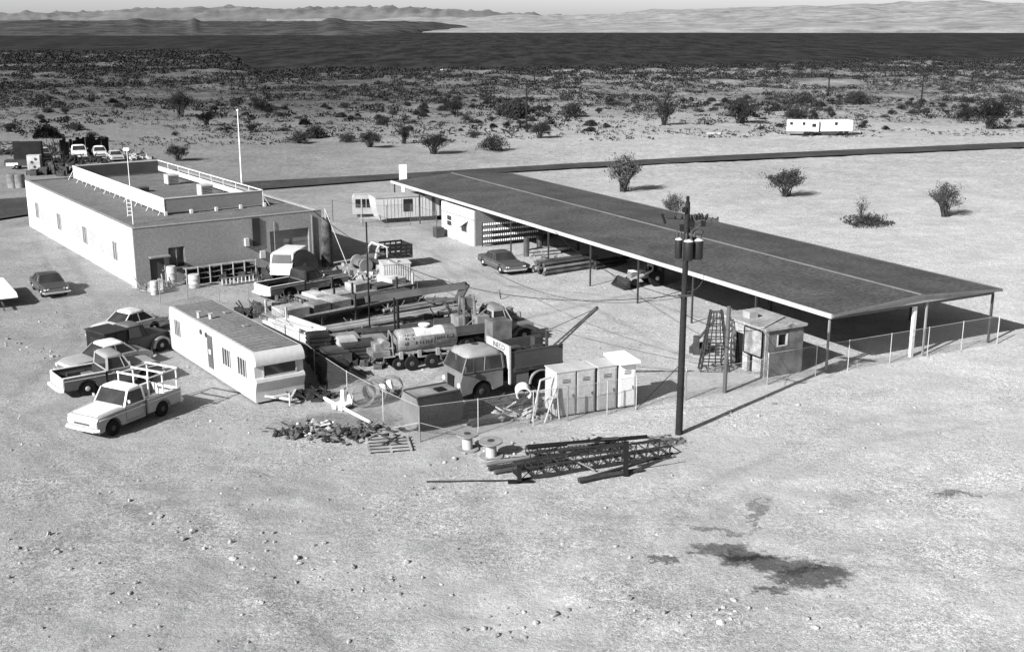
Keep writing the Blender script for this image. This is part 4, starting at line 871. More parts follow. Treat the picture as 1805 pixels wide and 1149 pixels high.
# mirrors, roof vent
q = MB(); q.lathe([(.14, 0), (.14, .16), (.2, .18)], 10, Matrix.Translation((xF-1.5, -.3, 2.55))); q.build('roof_vent', DARK, co)
q = MB()
for s in (1, -1): q.tube((xF-.2, s*1.1, 1.6), (xF-.1, s*1.4, 1.9), .02); q.box(xF-.14, xF-.1, s*1.4-.1, s*1.4+.1, 1.75, 2.1)
q.build('mirror', DARK, co)
q = MB(); [q.box(x_, x_+.5, y_, y_+.5, 1.5, z_) for x_, y_, z_ in ((-2.8, -.9, 2.5), (-2.2, .2, 2.3), (-1.3, -.6, 2.2), (-3.3, .2, 2.1))]; q.tube((-3.2, -.6, 1.9), (-.3, -.5, 2.0), .09); q.build('stowed_gear', M(.09, .7, .4, 8), co)
q = MB(); p_, e_ = Vector((xb0+.3, 0, 1.6)), None
wv = G(1052, 543, 5.2); M_ = Matrix.Rotation(-a, 4, 'Z'); e_ = M_ @ (wv-Vector(loc)); e_.z = 5.2
d_ = (e_-p_)
for s in (-1, 1): q.bar(p_+Vector((0, s*.2, 0)), e_+Vector((0, s*.05, 0)), .05, .08)
q.bar(p_+Vector((0, 0, -.2)), p_+d_*.8, .05, .05)
for k in range(1, 12): u, v = k/12, (k+.5)/12; q.bar(p_+d_*u+Vector((0, -.25*(1-u), 0)), p_+d_*v+Vector((0, .25*(1-v), 0)), .03, .03)
q.bar(e_-d_*.16, e_+d_*.01, .13, .14); q.tube((xb0+.3, 0, .8), (xb0+.3, 0, 2.9), .09); q.tube((xb0+.3, 0, 2.9), e_, .02); q.build('boom', M(.09, .6, .3), co)
# ------------------------------------------------------------------ line truck behind it
loc, a = place((925, 604), (825, 618), 1.0)
lt2 = thing('line_truck', 'older line truck with grey cab, exposed engine and folded derrick on its deck', 'truck', loc, a)
wH = vpose((925, 604), (825, 618))[2]/2
LG = M(.3, .5, .15, 4)
bodyshell([(-.3, .6), (-.28, 1.5), (1.0, 1.5), (1.3, 1.35), (wH+.6, 1.2), (wH+.75, .9), (wH+.7, .6)], .58, .48, .58, [wH], .85).build('body', LG, lt2, smooth=30)
cabin(lt2, (-.25, 1.05, -.15, .7, 1.5, 2.25, .95, .8), M(.4, .5, .1), roofm=M(.27, .6), crown=.1)
for s in (1, -1):
    q = MB(); q.prism([(wH+.75, .6), (wH+.7, .95), (wH+.3, 1.12), (wH-.3, 1.12), (wH-.7, .85), (wH-1.0, .55), (wH-.6, .55), (wH-.45, .85), (wH, .98), (wH+.45, .8)], s*.75, s*1.1); q.build('fender', M(.12, .5), lt2, smooth=40)
q = MB(); q.lathe([(.3, 0), (.34, .3), (.2, .55), (.25, .7)], 10, Matrix.Translation((1.5, .2, 1.3))); q.box(1.3, 2.0, -.4, .3, 1.3, 1.6); q.lathe([(.12, 0), (.12, .4)], 8, Matrix.Translation((1.9, -.3, 1.4))); q.tube((1.2, .5, 1.4), (2.2, .3, 1.5), .06); q.build('engine', M(.25, .6, .5, 12), lt2, smooth=40)
q = MB(); q.box(-wH-1.3, -.4, -1.1, 1.1, 1.0, 1.15); q.box(-wH-1.3, -.4, -1.12, -1.04, 1.15, 1.6); q.box(-wH-1.3, -.4, 1.04, 1.12, 1.15, 1.6); q.build('deck', M(.16, .7, .2), lt2)
q = MB(); q.box(-1.3, -.5, -1.05, -.2, 1.15, 2.0); q.box(-2.2, -1.5, -.3, .8, 1.15, 1.9); q.build('tool_box', M(.3, .7, .2), lt2)
q = MB(); q.box(-.9, .35, -2.3, -1.2, .5, 1.9); q.build('side_locker', M(.55, .7, .1), lt2) if False else None
for x in (-1.9, -1.1):
    for s in (-.5, .5): q.tube((x, s, 1.15), (x*.8-.3, s*.5, 3.1), .09)
q.bar((-1.9, -.5, 2.6), (-1.1, .5, 2.6), .1, .1); q.box(-1.8, -1.2, -.3, .3, 2.3, 3.0); q.tube((-2.2, -.6, 1.2), (-.5, -.6, 2.3), .05); q.tube((-2.0, .4, 1.3), (-.6, .5, 2.6), .05); q.build('derrick_frame', M(.2, .6, .4, 8), lt2)
wheelset(lt2, (wH,), .95, .48, .24, MID); wheelset(lt2, (-wH,), .95, .48, .24, DARK, dual=(-wH,))
q = MB(); q.box(-wH-1.2, wH+.6, -.4, .4, .6, .95); q.build('chassis', BLACK, lt2); lamps(lt2, wH+.75, .6, 1.0, .12)
Mi = Matrix.Rotation(-a, 4, 'Z')
def toL(px, py, z): v = Mi @ (G(px, py, z)-Vector(loc)); v.z = z; return v
q = MB(); e0, e1, e2 = toL(822, 503, 3.5), toL(645, 527, 2.3), toL(808, 527, 2.6)
q.bar(e0, e1, .35, .4); q.bar(e0+Vector((0,0,.1)), e2, .25, .45); q.bar(e2, e2.lerp(e1, .35), .12, .14); q.tube(e0, e2, .06); q.build('boom', M(.11, .6, .25), lt2)
# ------------------------------------------------------------------ tractor loader under the canopy edge
loc, a = place((1128, 508), (1167, 504), .7)
tr = thing('tractor_loader', 'small dark tractor with a wide front bucket at the edge of the canopy shade', 'tractor', loc, a)
q = MB(); q.box(-.3, 1.5, -.3, .3, .6, 1.15); q.box(-.6, -.2, -.35, .35, .7, 1.0); q.build('body', M(.3, .6, .2), tr, bevel=.05)
for s in (1, -1):
    mtx = Matrix.Translation((-.5, s*.75, .62)) @ Matrix.Rotation(-s*math.pi/2, 4, 'X'); q = MB(); q.lathe([(.3, -.32), (.6, -.32), (.62, -.16), (.6, 0), (.3, 0)], 18, mtx); wo = q.build('wheel', TYRE, tr); q = MB(); q.lathe([(.32, -.05), (.1, .02)], 12, mtx); q.build('hub', LIGHT, wo)
    mtx = Matrix.Translation((1.3, s*.55, .36)) @ Matrix.Rotation(-s*math.pi/2, 4, 'X'); q = MB(); q.lathe([(.15, -.2), (.36, -.2), (.36, 0), (.15, 0)], 14, mtx); q.build('wheel', TYRE, tr)
q = MB(); [q.bar((-.2, s*.5, 1.2), (1.9, s*.5, .55), .1, .14) for s in (1, -1)]; [q.bar((-.3, s*.35, .8), (-.3, s*.35, 1.5), .08, .08) for s in (1, -1)]; q.bar((-.3, -.35, 1.5), (-.3, .35, 1.5), .1, .1); q.build('loader_arm', LIGHT, tr)
q = MB(); q.prism([(1.9, .1), (2.5, .1), (2.45, .16), (2.0, .2), (1.95, .75), (1.88, .75)], -.95, .95); q.prism([(1.9, .1), (2.5, .1), (1.95, .75)], -.97, -.92); q.prism([(1.9, .1), (2.5, .1), (1.95, .75)], .92, .97); q.build('bucket', M(.08, .6), tr)
q = MB(); q.box(-.75, -.35, -.25, .25, 1.0, 1.1); q.box(-.8, -.72, -.25, .25, 1.1, 1.45); q.build('seat', BLACK, tr); q = MB(); q.box(.3, 1.4, -.34, .34, 1.15, 1.2); q.build('hood', WHITE, tr)
# ------------------------------------------------------------------ vehicles and junk far left
def at(px, py): return G(px, py)
pickup('far_pickup', 'old grey pickup with a rounded pale cab parked far left among the junk', at(76, 283), -1.0, M(.35, .6, .2), M(.5, .6), sc=1.0, roofm=LIGHT)
pickup('far_pickup', 'white pickup parked in front of the dark screen fence, far left', at(140, 279), -1.15, PAINTW, PAINTW, sc=1.05, style=1)
sedan('far_sedan', 'small rounded white car beside the mast, by the dark screen fence', at(176, 277), -1.15, M(.6, .5), WHITE, round_=1, L=4.2)
sedan('far_sedan', 'pale low car at the right end of the far parked row', at(204, 283), -1.1, M(.5, .5), M(.6, .5), L=4.5)
t = thing('stake_truck', 'dark high sided truck body at the left end of the junk yard', 'truck', at(55, 289), .25)
q = MB(); q.box(-2, 1.6, -1.1, 1.1, .8, 3.0); q.build('box_body', M(.04, .8, .3), t); wheelset(t, (-1, 1), 1.0, .45, .2)
t = thing('utility_trailer', 'small dark low trailer with a white panel at its front, far left', 'trailer', at(32, 298), .2)
q = MB(); q.box(-1.5, 1.5, -.8, .8, .5, 1.2); q.build('box', DARK, t); q = MB(); q.box(-1.3, .2, -.84, -.8, .5, .9); q.build('panel', WHITE, t); wheelset(t, (0,), .85, .33, .15)
t = thing('steel_cabinet', 'pale upright steel cabinet with round dials, far left', 'cabinet', at(63, 306), .1)
q = MB(); q.box(-.8, .8, -.5, .5, .3, 2.4); q.build('housing', M(.5, .7, .3), t); q = MB(); [q.lathe([(.18, 0), (.18, .04)], 10, Matrix.Translation((x, -.5, z)) @ Matrix.Rotation(math.pi/2, 4, 'X')) for x, z in ((.3, 1.9), (-.2, 1.5), (.1, .9))]; q.build('dial', DARK, t); q = MB(); [q.box(x-.06, x+.06, y-.06, y+.06, 0, .3) for x in (-.7, .7) for y in (-.4, .4)]; q.build('leg', DARK, t)
junk = [('scrap_heap', 'dark tangle of machine parts in front of the far vehicles', (97, 306), 3.0, 2.4), ('scrap_heap', 'low pale and dark heap of parts right of the far cars', (232, 281), 2.6, 1.2)]
for nm, lab, p, r_, h_ in junk:
    q = MB(); b0 = at(*p)
    for k in range(46):
        x, y = random.gauss(0, r_*.5), random.gauss(0, r_*.4); s = random.uniform(.12, .5); z = random.uniform(0, h_*.6)*max(.2, 1-abs(x)/r_/1.3)
        if k % 3 == 0: q.tube((x, y, 0), (x+random.uniform(-1.2, 1.2), y, z+random.uniform(.3, 1)), random.uniform(.04, .09))
        else: q.box(x-s, x+s, y-s, y+s, 0, z+.2)
    tag(q.build(nm, M(.1, .8, .6, 9, fine=.5) if p[0] < 200 else M(.45, .8, .6, 9, fine=.5), None, loc=b0), lab, 'scrap heap')
for k, (px, py) in enumerate(((23, 331), (36, 331))):
    q = MB(); q.lathe([(.55, 0), (.6, .4), (.6, 1.2), (.55, 1.6)], 14); tag(q.build('storage_drum', M(.3, .7, .4), None, loc=at(px, py), smooth=40), ('grey storage drum, leftmost of two behind the workshop corner', 'grey storage drum touching the workshop corner in view, right of its twin')[k], 'drum', 'drums behind the workshop')
for px, py, r_, h_, lab in ((120, 290, 3.2, 1.7, 'dark jumble of machinery left of the far white pickup'), (160, 286, 3.0, 1.2, 'dark low jumble in front of the far small white car'), (90, 272, 3.5, 2.4, 'tall dark jumble of brush and scrap behind the far grey pickup'), (215, 276, 3.0, 1.8, 'grey mound of covered goods behind the far row'), (10, 272, 3.0, 1.0, 'low dark heap at the far left edge')):
    q = MB(); b0 = at(px, py)
    for k in range(60):
        x, y = random.gauss(0, r_*.5), random.gauss(0, r_*.4); s = random.uniform(.1, .35); z = random.uniform(.1, h_)*max(.25, 1-abs(x)/r_/1.4)
        if k % 2: q.tube((x, y, 0), (x+random.uniform(-.7, .7), y, z+.3), random.uniform(.03, .1), 4)
        else: q.rock(x, y, z*.6, s*1.6)
    tag(q.build('scrap_heap', M(.06 if px != 215 else .25, .9, .6, 6, fine=.5), None, loc=b0), lab, 'scrap heap')
t = thing('screen_fence', 'tall dark slatted screen fence behind the far parked cars', 'fence', at(108, 280), 0)
e_ = at(188, 272)-at(108, 280); Ls = e_.length; t.rotation_euler.z = math.atan2(e_.y, e_.x)
q = MB(); x = 0
while x < Ls: hgt_ = random.uniform(2.2, 3.1); q.box(x, x+random.uniform(.35, .6), random.uniform(-.1, .1), .15, 0, hgt_); x += .52
q.build('slats', M(.04, .9, .5, 4), t)
t = thing('pipe_rack', 'thin dark rectangular pipe frame at the far left edge', 'frame', at(37, 276), 0)
q = MB(); q.tube((0,0,0), (0,0,2.2), .06); q.tube((0,0,2.2), (-6,.5,2.1), .05); q.tube((-3,.3,0), (-3,.3,2.1), .04); q.build('pipes', DARK, t)
# boat corner at the left edge
b0 = G(-8, 530); t = thing('white_boat_trailer', 'white flat topped trailer entering the frame at the left edge', 'trailer', b0, math.radians(-58))
q = MB(); q.prism([(-3, .55), (-3, 1.0), (2.3, .95), (2.9, .7), (2.3, .5)], -1.1, 1.1); q.build('hull', WHITE, t, bevel=.04); wheelset(t, (-.5,), 1.1, .33, .18); q = MB(); q.bar((2.3, 0, .5), (3.9, 0, .45), .08, .1); q.tube((3.6, 0, 0), (3.6, 0, .6), .04); q.build('tow_bar', DARK, t)
# ------------------------------------------------------------------ fences
def mesh_mat():
    m = bpy.data.materials.new('chain_link'); m.use_nodes = True; n = m.node_tree; L = n.links
    b = n.nodes['Principled BSDF']; b.inputs['Base Color'].default_value = (.2, .2, .2, 1); b.inputs['Roughness'].default_value = .6
    tc = n.nodes.new('ShaderNodeTexCoord'); sp = n.nodes.new('ShaderNodeSeparateXYZ'); L.new(tc.outputs['Object'], sp.inputs[0])
    def ma(op, a, c=0.0):
        r = n.nodes.new('ShaderNodeMath'); r.operation = op
        for i, q in enumerate((a, c)):
            if isinstance(q, (int, float)): r.inputs[i].default_value = q
            else: L.new(q, r.inputs[i])
        return r.outputs[0]
    out = None
    for sg in (1, -1):
        d = ma('FRACT', ma('MULTIPLY', ma('ADD', sp.outputs[0], ma('MULTIPLY', sp.outputs[2], sg)), 9.0)); c = ma('LESS_THAN', d, .05)
        out = c if out is None else ma('MAXIMUM', out, c)
    tr = n.nodes.new('ShaderNodeBsdfTransparent'); mx = n.nodes.new('ShaderNodeMixShader'); L.new(out, mx.inputs[0]); L.new(tr.outputs[0], mx.inputs[1]); L.new(b.outputs[0], mx.inputs[2])
    L.new(mx.outputs[0], n.nodes['Material Output'].inputs['Surface']); return m
CHAIN = mesh_mat()
def fence(label, pts, h=1.75, postm=M(.5, .6), brace=(), gate=False):
    P = [G(*p) for p in pts]; t = thing('wire_fence' if not gate else 'pipe_gate', label, 'fence' if not gate else 'gate', P[0])
    for k, p in enumerate(P):
        q = MB(); r_ = .038 if k in (0, len(P)-1) else .026; q.tube(p-P[0], p-P[0]+Vector((0, 0, h+.05)), r_, 8); q.build('post', postm, t)
    q = MB(); q.path([p-P[0]+Vector((0, 0, h)) for p in P], .013, 5)
    for k, d in brace: a, b = P[k]-P[0], P[k+d]-P[0]; q.tube(a+Vector((0,0,h*.55)), a+(b-a)*min(1, 2.2/(b-a).length)+Vector((0,0,.1)), .02, 5)
    q.build('rail', postm, t)
    for a, b in zip(P, P[1:]):
        d = b-a; q = MB(); q.box(0, d.length, -.004, .004, .05, h); q.build('wire_mesh', CHAIN, t, loc=a-P[0], rz=math.atan2(d.y, d.x))
    return t
fence('front wire fence from the corner post past the dark tank to the pale boxes', [(740, 779), (843, 765), (940, 750), (1000, 742)], brace=((0, 1),))
fence('wire fence run from the pale boxes to the gate by the power pole', [(1000, 742), (1070, 731), (1121, 722), (1208, 705)])
fence('wire fence running along the yard in front of the long canopy', [(1352, 678), (1437, 663), (1494, 653), (1568, 640), (1634, 628), (1694, 617), (1757, 606)])
fence('side run of wire fence from the corner post back past the mobile home', [(740, 779), (676, 748), (613, 712), (556, 672), (505, 625)], brace=((0, 1),))
fence('short wire fence in front of the workshop door side', [(283, 536), (332, 547), (388, 547), (440, 556), (505, 625)], postm=MID)
fence('thin dark fence in front of the white office trailer', [(587, 391), (640, 400), (682, 401), (724, 398), (770, 414)], h=2.1, postm=M(.15, .6))
fence('open pipe gate between the power pole and the block shed', [(1208, 705), (1277, 692), (1352, 678)], h=1.5, gate=True)
# ------------------------------------------------------------------ pale boxes by the front fence
f0, f1, f2 = G(981, 737), G(1120, 716), G(961, 723); fd = (f1-f0).xy.normalized(); fa = math.atan2(fd.y, fd.x); nn = Vector((-fd.y, fd.x)); dep = abs((f2-f0).xy.dot(nn)); dep = min(max(dep, 1.2), 1.8)
tot = (f1-f0).xy.length; print('boxes', tot, dep, height(981, 737, 655))
for k, (px0, px1, lab) in enumerate(((981, 1016, 'grey steel locker with sunlit left end, leftmost of the four tall boxes'), (1017, 1049, 'grey steel locker second from the left, a dark gap on its right side'), (1053, 1087, 'grey steel locker standing right of the dark gap, beside the white booth'), (1090, 1120, 'white booth with an overhanging white roof, rightmost of the tall boxes'))):
    s0, s1 = (onwall(px0, 725, f0.xy, fd)[0]), (onwall(px1, 725, f0.xy, fd)[0]); o_ = f0.xy+fd*s0; wd_ = s1-s0-.04
    t = thing('steel_locker' if k < 3 else 'white_booth', lab, 'locker' if k < 3 else 'booth', (o_.x, o_.y, 0), fa, 'tall boxes by the front fence')
    H_ = 2.32 if k < 3 else 2.35; mt_ = M(.5, .6, .15, 3, .1, fine=.1) if k < 3 else WHITE
    q = MB(); q.box(0, wd_, 0, dep, .08, H_); q.build('body', mt_, t, bevel=.015)
    q = MB(); q.box(.08, wd_-.08, -.02, 0, .15, H_-.1); dd = q.build('door', mt_, t)
    q = MB(); [q.box(wd_*.3, wd_*.7, -.035, -.02, z, z+.025) for z in (H_-.55, H_-.48, H_-.4)]; q.build('vent_slot', M(.12, .6), dd)
    q = MB(); q.box(wd_-.2, wd_-.16, -.05, -.02, 1.0, 1.15); q.build('handle', DARK, dd)
    q = MB(); q.box(.02, wd_-.02, .05, dep-.05, 0, .08); q.build('base_skid', BLACK, t)
    q = MB()
    if k == 3: q.hexa([(-.12, -.25, H_), (wd_+.12, -.25, H_), (wd_+.12, dep+.15, H_+.1), (-.12, dep+.15, H_+.1)], [(-.12, -.25, H_+.14), (wd_+.12, -.25, H_+.14), (wd_+.12, dep+.15, H_+.24), (-.12, dep+.15, H_+.24)]); q.build('roof', WHITE, t)
    else: q.box(-.03, wd_+.03, -.03, dep+.03, H_, H_+.05); q.build('roof', LIGHT, t)
# ------------------------------------------------------------------ dark tank with flat top
e0, e1 = G(742, 768), G(818, 752); td = (e1-e0).xy.normalized(); tl = (e1-e0).xy.length
t = thing('waste_tank', 'large flat topped dark steel tank with a curved grey end just inside the fence corner', 'tank', e0, math.atan2(td.y, td.x))
pr_ = [(1.02-1.0*math.cos(th), 1.02+1.0*math.sin(th)) for th in [R(-90+k*15) for k in range(9)]]+[(.12+.2, 1.78), (1.72, 1.78)]+[(1.02-1.0*math.cos(th), 1.02+1.0*math.sin(th)) for th in [R(150+k*15) for k in range(8)]]
q = MB(); q.prism(pr_, 0, tl, 'x')
q.v = [(x, y, z) for x, y, z in q.v]; q.f = q.f
q2 = MB(); q2.v = [(v[0], v[1], v[2]) for v in q.v]; q2.f = q.f; q2.build('shell', M(.06, .7, .3, 4, fine=.2), t, smooth=35)  # near-black shell: shade of the camera side put into its colour
q = MB(); q.prism([(1.02+(a_-1.02)*.96, 1.02+(b_-1.02)*.96) for a_, b_ in pr_], -.04, 0, 'x'); q.build('lit_end_tone', M(.27, .7, .15), t)  # end plate paler than the shell: sunlight put into its colour
q = MB(); q.box(0, tl, .28, .36, 1.78, 1.84); q.box(0, tl, 1.68, 1.76, 1.78, 1.84); q.build('rib', M(.15, .7), t)
q = MB(); q.box(tl*.55, tl*.75, .6, 1.1, 1.78, 1.86); q.build('hatch', BLACK, t); q = MB(); q.box(.05, tl-.05, .4, 1.65, 1.78, 1.785); q.build('lit_top_tone', M(.32, .8, .3), t)  # paler sheet added on top to paint it as sunlit
# ------------------------------------------------------------------ generic yard pieces
def log(name, a, b, r, mat, label, group, z=None):
    A_, B_ = (G(*a) if len(a) == 2 else Vector(a)), (G(*b) if len(b) == 2 else Vector(b)); d = B_-A_
    q = MB(); zz = r if z is None else z; q.tube((0, 0, zz), (d.x, d.y, zz+d.z), r, 8, r*.75); return tag(q.build(name, mat, None, loc=(A_.x, A_.y, 0)), label, 'pole' if 'pole' in name else 'pipe', group)
def polestack(a, b, n, r, mats, label, group, layers=2, name='timber_pole'):
    A_, B_ = G(*a), G(*b); d = (B_-A_).normalized(); nr = Vector((-d.y, d.x, 0)); 
    for l in range(layers):
        for k in range(n-l):
            off_ = nr*((k+l*.5)*r*2.15); j = random.uniform(-.5, .5); u = d*j
            log(name, tuple((A_+off_+u)), tuple((B_+off_+u*.4+d*random.uniform(-.6, .6))), r*random.uniform(.85, 1.05), random.choice(mats), label, group, z=r*(1+l*1.8))
for m_ in (0,):
    polestack((556, 603), (822, 556), 5, .16, (WOOD, M(.42, .85, .25, 5)), 'long pale timber pole in the stack below the plank rack, one of many alike', 'pale poles in the middle of the yard', 2)
    polestack((575, 622), (805, 578), 5, .15, (WOODD, M(.2, .85, .3, 5)), 'long dark timber pole in the stack behind the tank trailer, one of many alike', 'dark poles behind the tank trailer', 2)
    polestack((600, 590), (800, 553), 4, .15, (WOODD, M(.12, .85, .3, 5), WOOD), 'dark timber pole beside the plank rack legs in the yard, one of several alike', 'dark poles beside the plank rack', 2)
    polestack((640, 607), (812, 590), 5, .14, (M(.1, .85, .3, 5), WOODD), 'dark pole lying just behind the tank trailer top, one of several alike', 'dark poles behind the tank', 3)
    polestack((575, 640), (668, 630), 4, .13, (WOODD, M(.2, .85, .3, 5), WOOD), 'short dark pole left of the tank trailer pump, one of several alike', 'short poles left of the tank trailer', 3)
    polestack((690, 560), (800, 540), 7, .12, (WOODD, M(.3, .85, .3, 5)), 'dark pole under the long truck boom, one of several alike', 'poles under the long boom', 2)
    polestack((838, 752), (985, 726), 13, .12, (WOODD, M(.14, .85, .3, 5)), 'dark timber pole inside the front fence left of the boxes, extras added for shadow', 'dark poles by the front fence', 1)  # real poles, with extra dark ones added to fill the truck's shadow
    polestack((962, 486), (1050, 472), 6, .17, (M(.16, .85, .4, 5), WOOD, WOODD), 'weathered pole in the heap beside the hardtop sedan, one of several alike', 'poles heaped by the canopy', 3)
    polestack((940, 452), (1000, 446), 5, .14, (M(.5, .85, .3, 5), WOOD), 'short pale pole in the small stack under the canopy eave, one of several alike', 'pale poles under the canopy eave', 2)
    polestack((1050, 476), (1105, 466), 4, .16, (WOODD,), 'dark pole end in the shade behind the tractor, one of several alike', 'poles in the canopy shade', 2)
    polestack((618, 650), (712, 699), 2, .09, (WOODL, M(.2, .8)), 'long straight pipe laid on the ground beside the wire coils', 'pipes beside the wire coils', 1, 'steel_pipe')
for p, w_, h_ in (((928, 452), .3, 1.6), ((951, 443), .3, 1.4)):
    b0 = G(*p); q = MB(); q.tube((0,0,0), (0,0,h_), w_/2+.1, 8); tag(q.build('timber_bollard', M(.15, .8, .3), None, loc=b0), 'dark stubby post standing %s' % ('left of the pale poles, nearer the sedan' if p[0] == 928 else 'behind the pale poles in the canopy edge'), 'post')
for k, (a, b, lab) in enumerate((((500, 590), (745, 541), 'long low timber rack covered with grey panels and crates, the nearer one'), ((560, 555), (735, 521), 'second low timber rack loaded with weathered sheets, behind the first'))):
    A_, B_ = G(*a), G(*b); d = B_-A_; Lr = d.length; t = thing('plank_rack', lab, 'rack', A_, math.atan2(d.y, d.x)); W_ = 2.6
    q = MB(); q.box(0, Lr, 0, .12, .72, .84); q.box(0, Lr, W_-.12, W_, .72, .84)
    q.build('beam', WOODD, t)
    q = MB(); x = 0
    while x < Lr: s_ = random.uniform(.2, .4); q.box(x, min(Lr, x+s_), 0, W_, .84, .9); x += s_+.02
    q.build('deck', M(.25, .85, .4, 3, fine=.3), t)
    n = int(Lr/2.3)
    for j in range(n+1):
        for y_ in (.06, W_-.06): q = MB(); x_ = .3+j*(Lr-.6)/n; q.bar((x_, y_, 0), (x_, y_, .72 if (j+k) % 2 else 1.75), .12, .12); q.bar((x_, y_, .3), (x_+.5, y_, .7), .06, .06); q.bar((x_, y_, .3), (x_-.5, y_, .7), .06, .06); q.build('leg', WOODD if j % 3 else LIGHT, t)
    x = .3; i_ = 0
    while x < Lr-1.3:
        L1, h1 = random.uniform(.9, 1.9), random.uniform(.08, .55); y1 = random.uniform(.1, .6); q = MB(); q.box(0, L1, 0, random.uniform(1.1, 1.9), 0, h1)
        for c in range(4): q.box(0, L1, -.02, 0, h1*c/4+.01, h1*c/4+h1/6)
        wp = A_+Vector((*rotv(x, y1, t.rotation_euler.z), .9))
        tag(q.build('plank_stack', M(random.choice((.12, .25, .38, .5)), .85, .35, 6, fine=.3), None, loc=wp, rz=t.rotation_euler.z+random.uniform(-.06, .06), bevel=.01), 'weathered stack of boards on the %s timber rack, %s from its left end' % ('nearer' if k == 0 else 'farther', ('first', 'second', 'third', 'fourth', 'fifth', 'sixth', 'seventh', 'eighth', 'ninth')[min(i_, 8)]), 'board stack', 'board stacks on the racks'); x += L1+random.uniform(.05, .4); i_ += 1
# pale lumber load beside the mobile home
A_, B_ = G(462, 594), G(543, 625); d = (B_-A_); t = thing('lumber_cart', 'low cart piled with pale boards just behind the mobile home', 'cart', A_, math.atan2(d.y, d.x)); Lr = d.length
q = MB(); q.box(0, Lr, 0, 1.9, .5, .62); [q.bar((x, y, 0), (x, y, .5), .1, .1) for x in (.3, Lr-.3) for y in (.1, 1.8)]; q.build('frame', WOOD, t)
q = MB()
for k in range(11): y_ = .05+k*.17; q.box(random.uniform(-.2, .3), Lr*random.uniform(.6, 1.05), y_, y_+.14, .62, .62+random.uniform(.25, .6))
q.build('boards', M(.62, .8, .2, 3, fine=.15), t); q = MB()
for k in range(14): x, y = random.uniform(Lr*.55, Lr+1.2), random.uniform(-.6, 1.6); q.box(x, x+random.uniform(.2, .6), y, y+random.uniform(.1, .4), 0, random.uniform(.2, .8))
q.build('offcuts', M(.5, .8, .5, 9), t)
# crates and dark stacks right of it; black ones added to stand for shadow
for k, (px, py, s, m, lab) in enumerate(((612, 632, (1.0, .9, 1.3), WOODL, 'pale upright crate with a rough face between the dark stacks'), (632, 634, (1.9, 1.4, 1.1), WOODD, 'dark slatted stack of timbers left of the tank trailer'), (590, 640, (1.4, 1.2, .9), M(.12, .8, .4), 'dark crate stack in the shade of the mobile home'), (655, 612, (1.6, 1.0, .7), M(.3, .8, .3), 'low grey crate stack behind the tank trailer pump'), (575, 655, (1.3, 1.0, .8), M(.08, .8, .4), 'added black box standing for shadow close behind the mobile home end'), (562, 630, (1.2, 1.0, 1.5), M(.06, .8, .4), 'added tall black crate standing for shadow behind the mobile home roof corner'), (588, 672, (1.5, 1.0, 1.1), M(.05, .8, .4), 'added black crate standing for shadow inside the side fence near the wire coils'), (610, 612, (1.4, 1.2, .8), M(.3, .8, .4), 'grey box behind the pale upright crate'))):
    p = G(px, py); t = thing('timber_crate', lab, 'crate', p, .35); a, b, c = s
    q = MB(); q.box(-a/2, a/2, -b/2, b/2, .05, c); q.build('box', m, t)
    q = MB(); n = int(c/.22)
    for j in range(n): q.box(-a/2-.05, a/2+.05, -b/2-.05, -b/2, .08+j*c/n, .08+j*c/n+.12); q.box(-a/2-.05, -a/2, -b/2, b/2, .08+j*c/n, .08+j*c/n+.12)
    q.build('slats', m, t)
# corrugated steel bin
b0 = G(697, 512); t = thing('corrugated_bin', 'upright pale corrugated steel bin with a dark right side, in the middle of the yard', 'bin', b0, .3)
q = MB(); q.box(-1.0, 1.0, -.8, .8, .3, 2.1); q.build('box', M(.5, .6, .15), t); q = MB()
for k in range(12): x = -1+k*.17; q.box(x, x+.08, -.84, -.8, .35, 2.05)
q.build('corrugation', M(.6, .6, .15), t); q = MB(); q.box(-1.05, 1.05, -.85, .85, 2.1, 2.18); q.box(-.5, .1, -.5, -.1, 2.18, 2.4); q.build('lid', LIGHT, t); q = MB(); [q.box(x-.08, x+.08, y-.08, y+.08, 0, .3) for x in (-.9, .9) for y in (-.7, .7)]; q.build('leg', DARK, t)
b0 = G(671, 502); q = MB(); q.box(-.16, .16, -.1, .1, 0, .8); tag(q.build('white_board', WHITE, None, loc=b0, bevel=.02), 'small bright white board standing left of the corrugated bin', 'board')
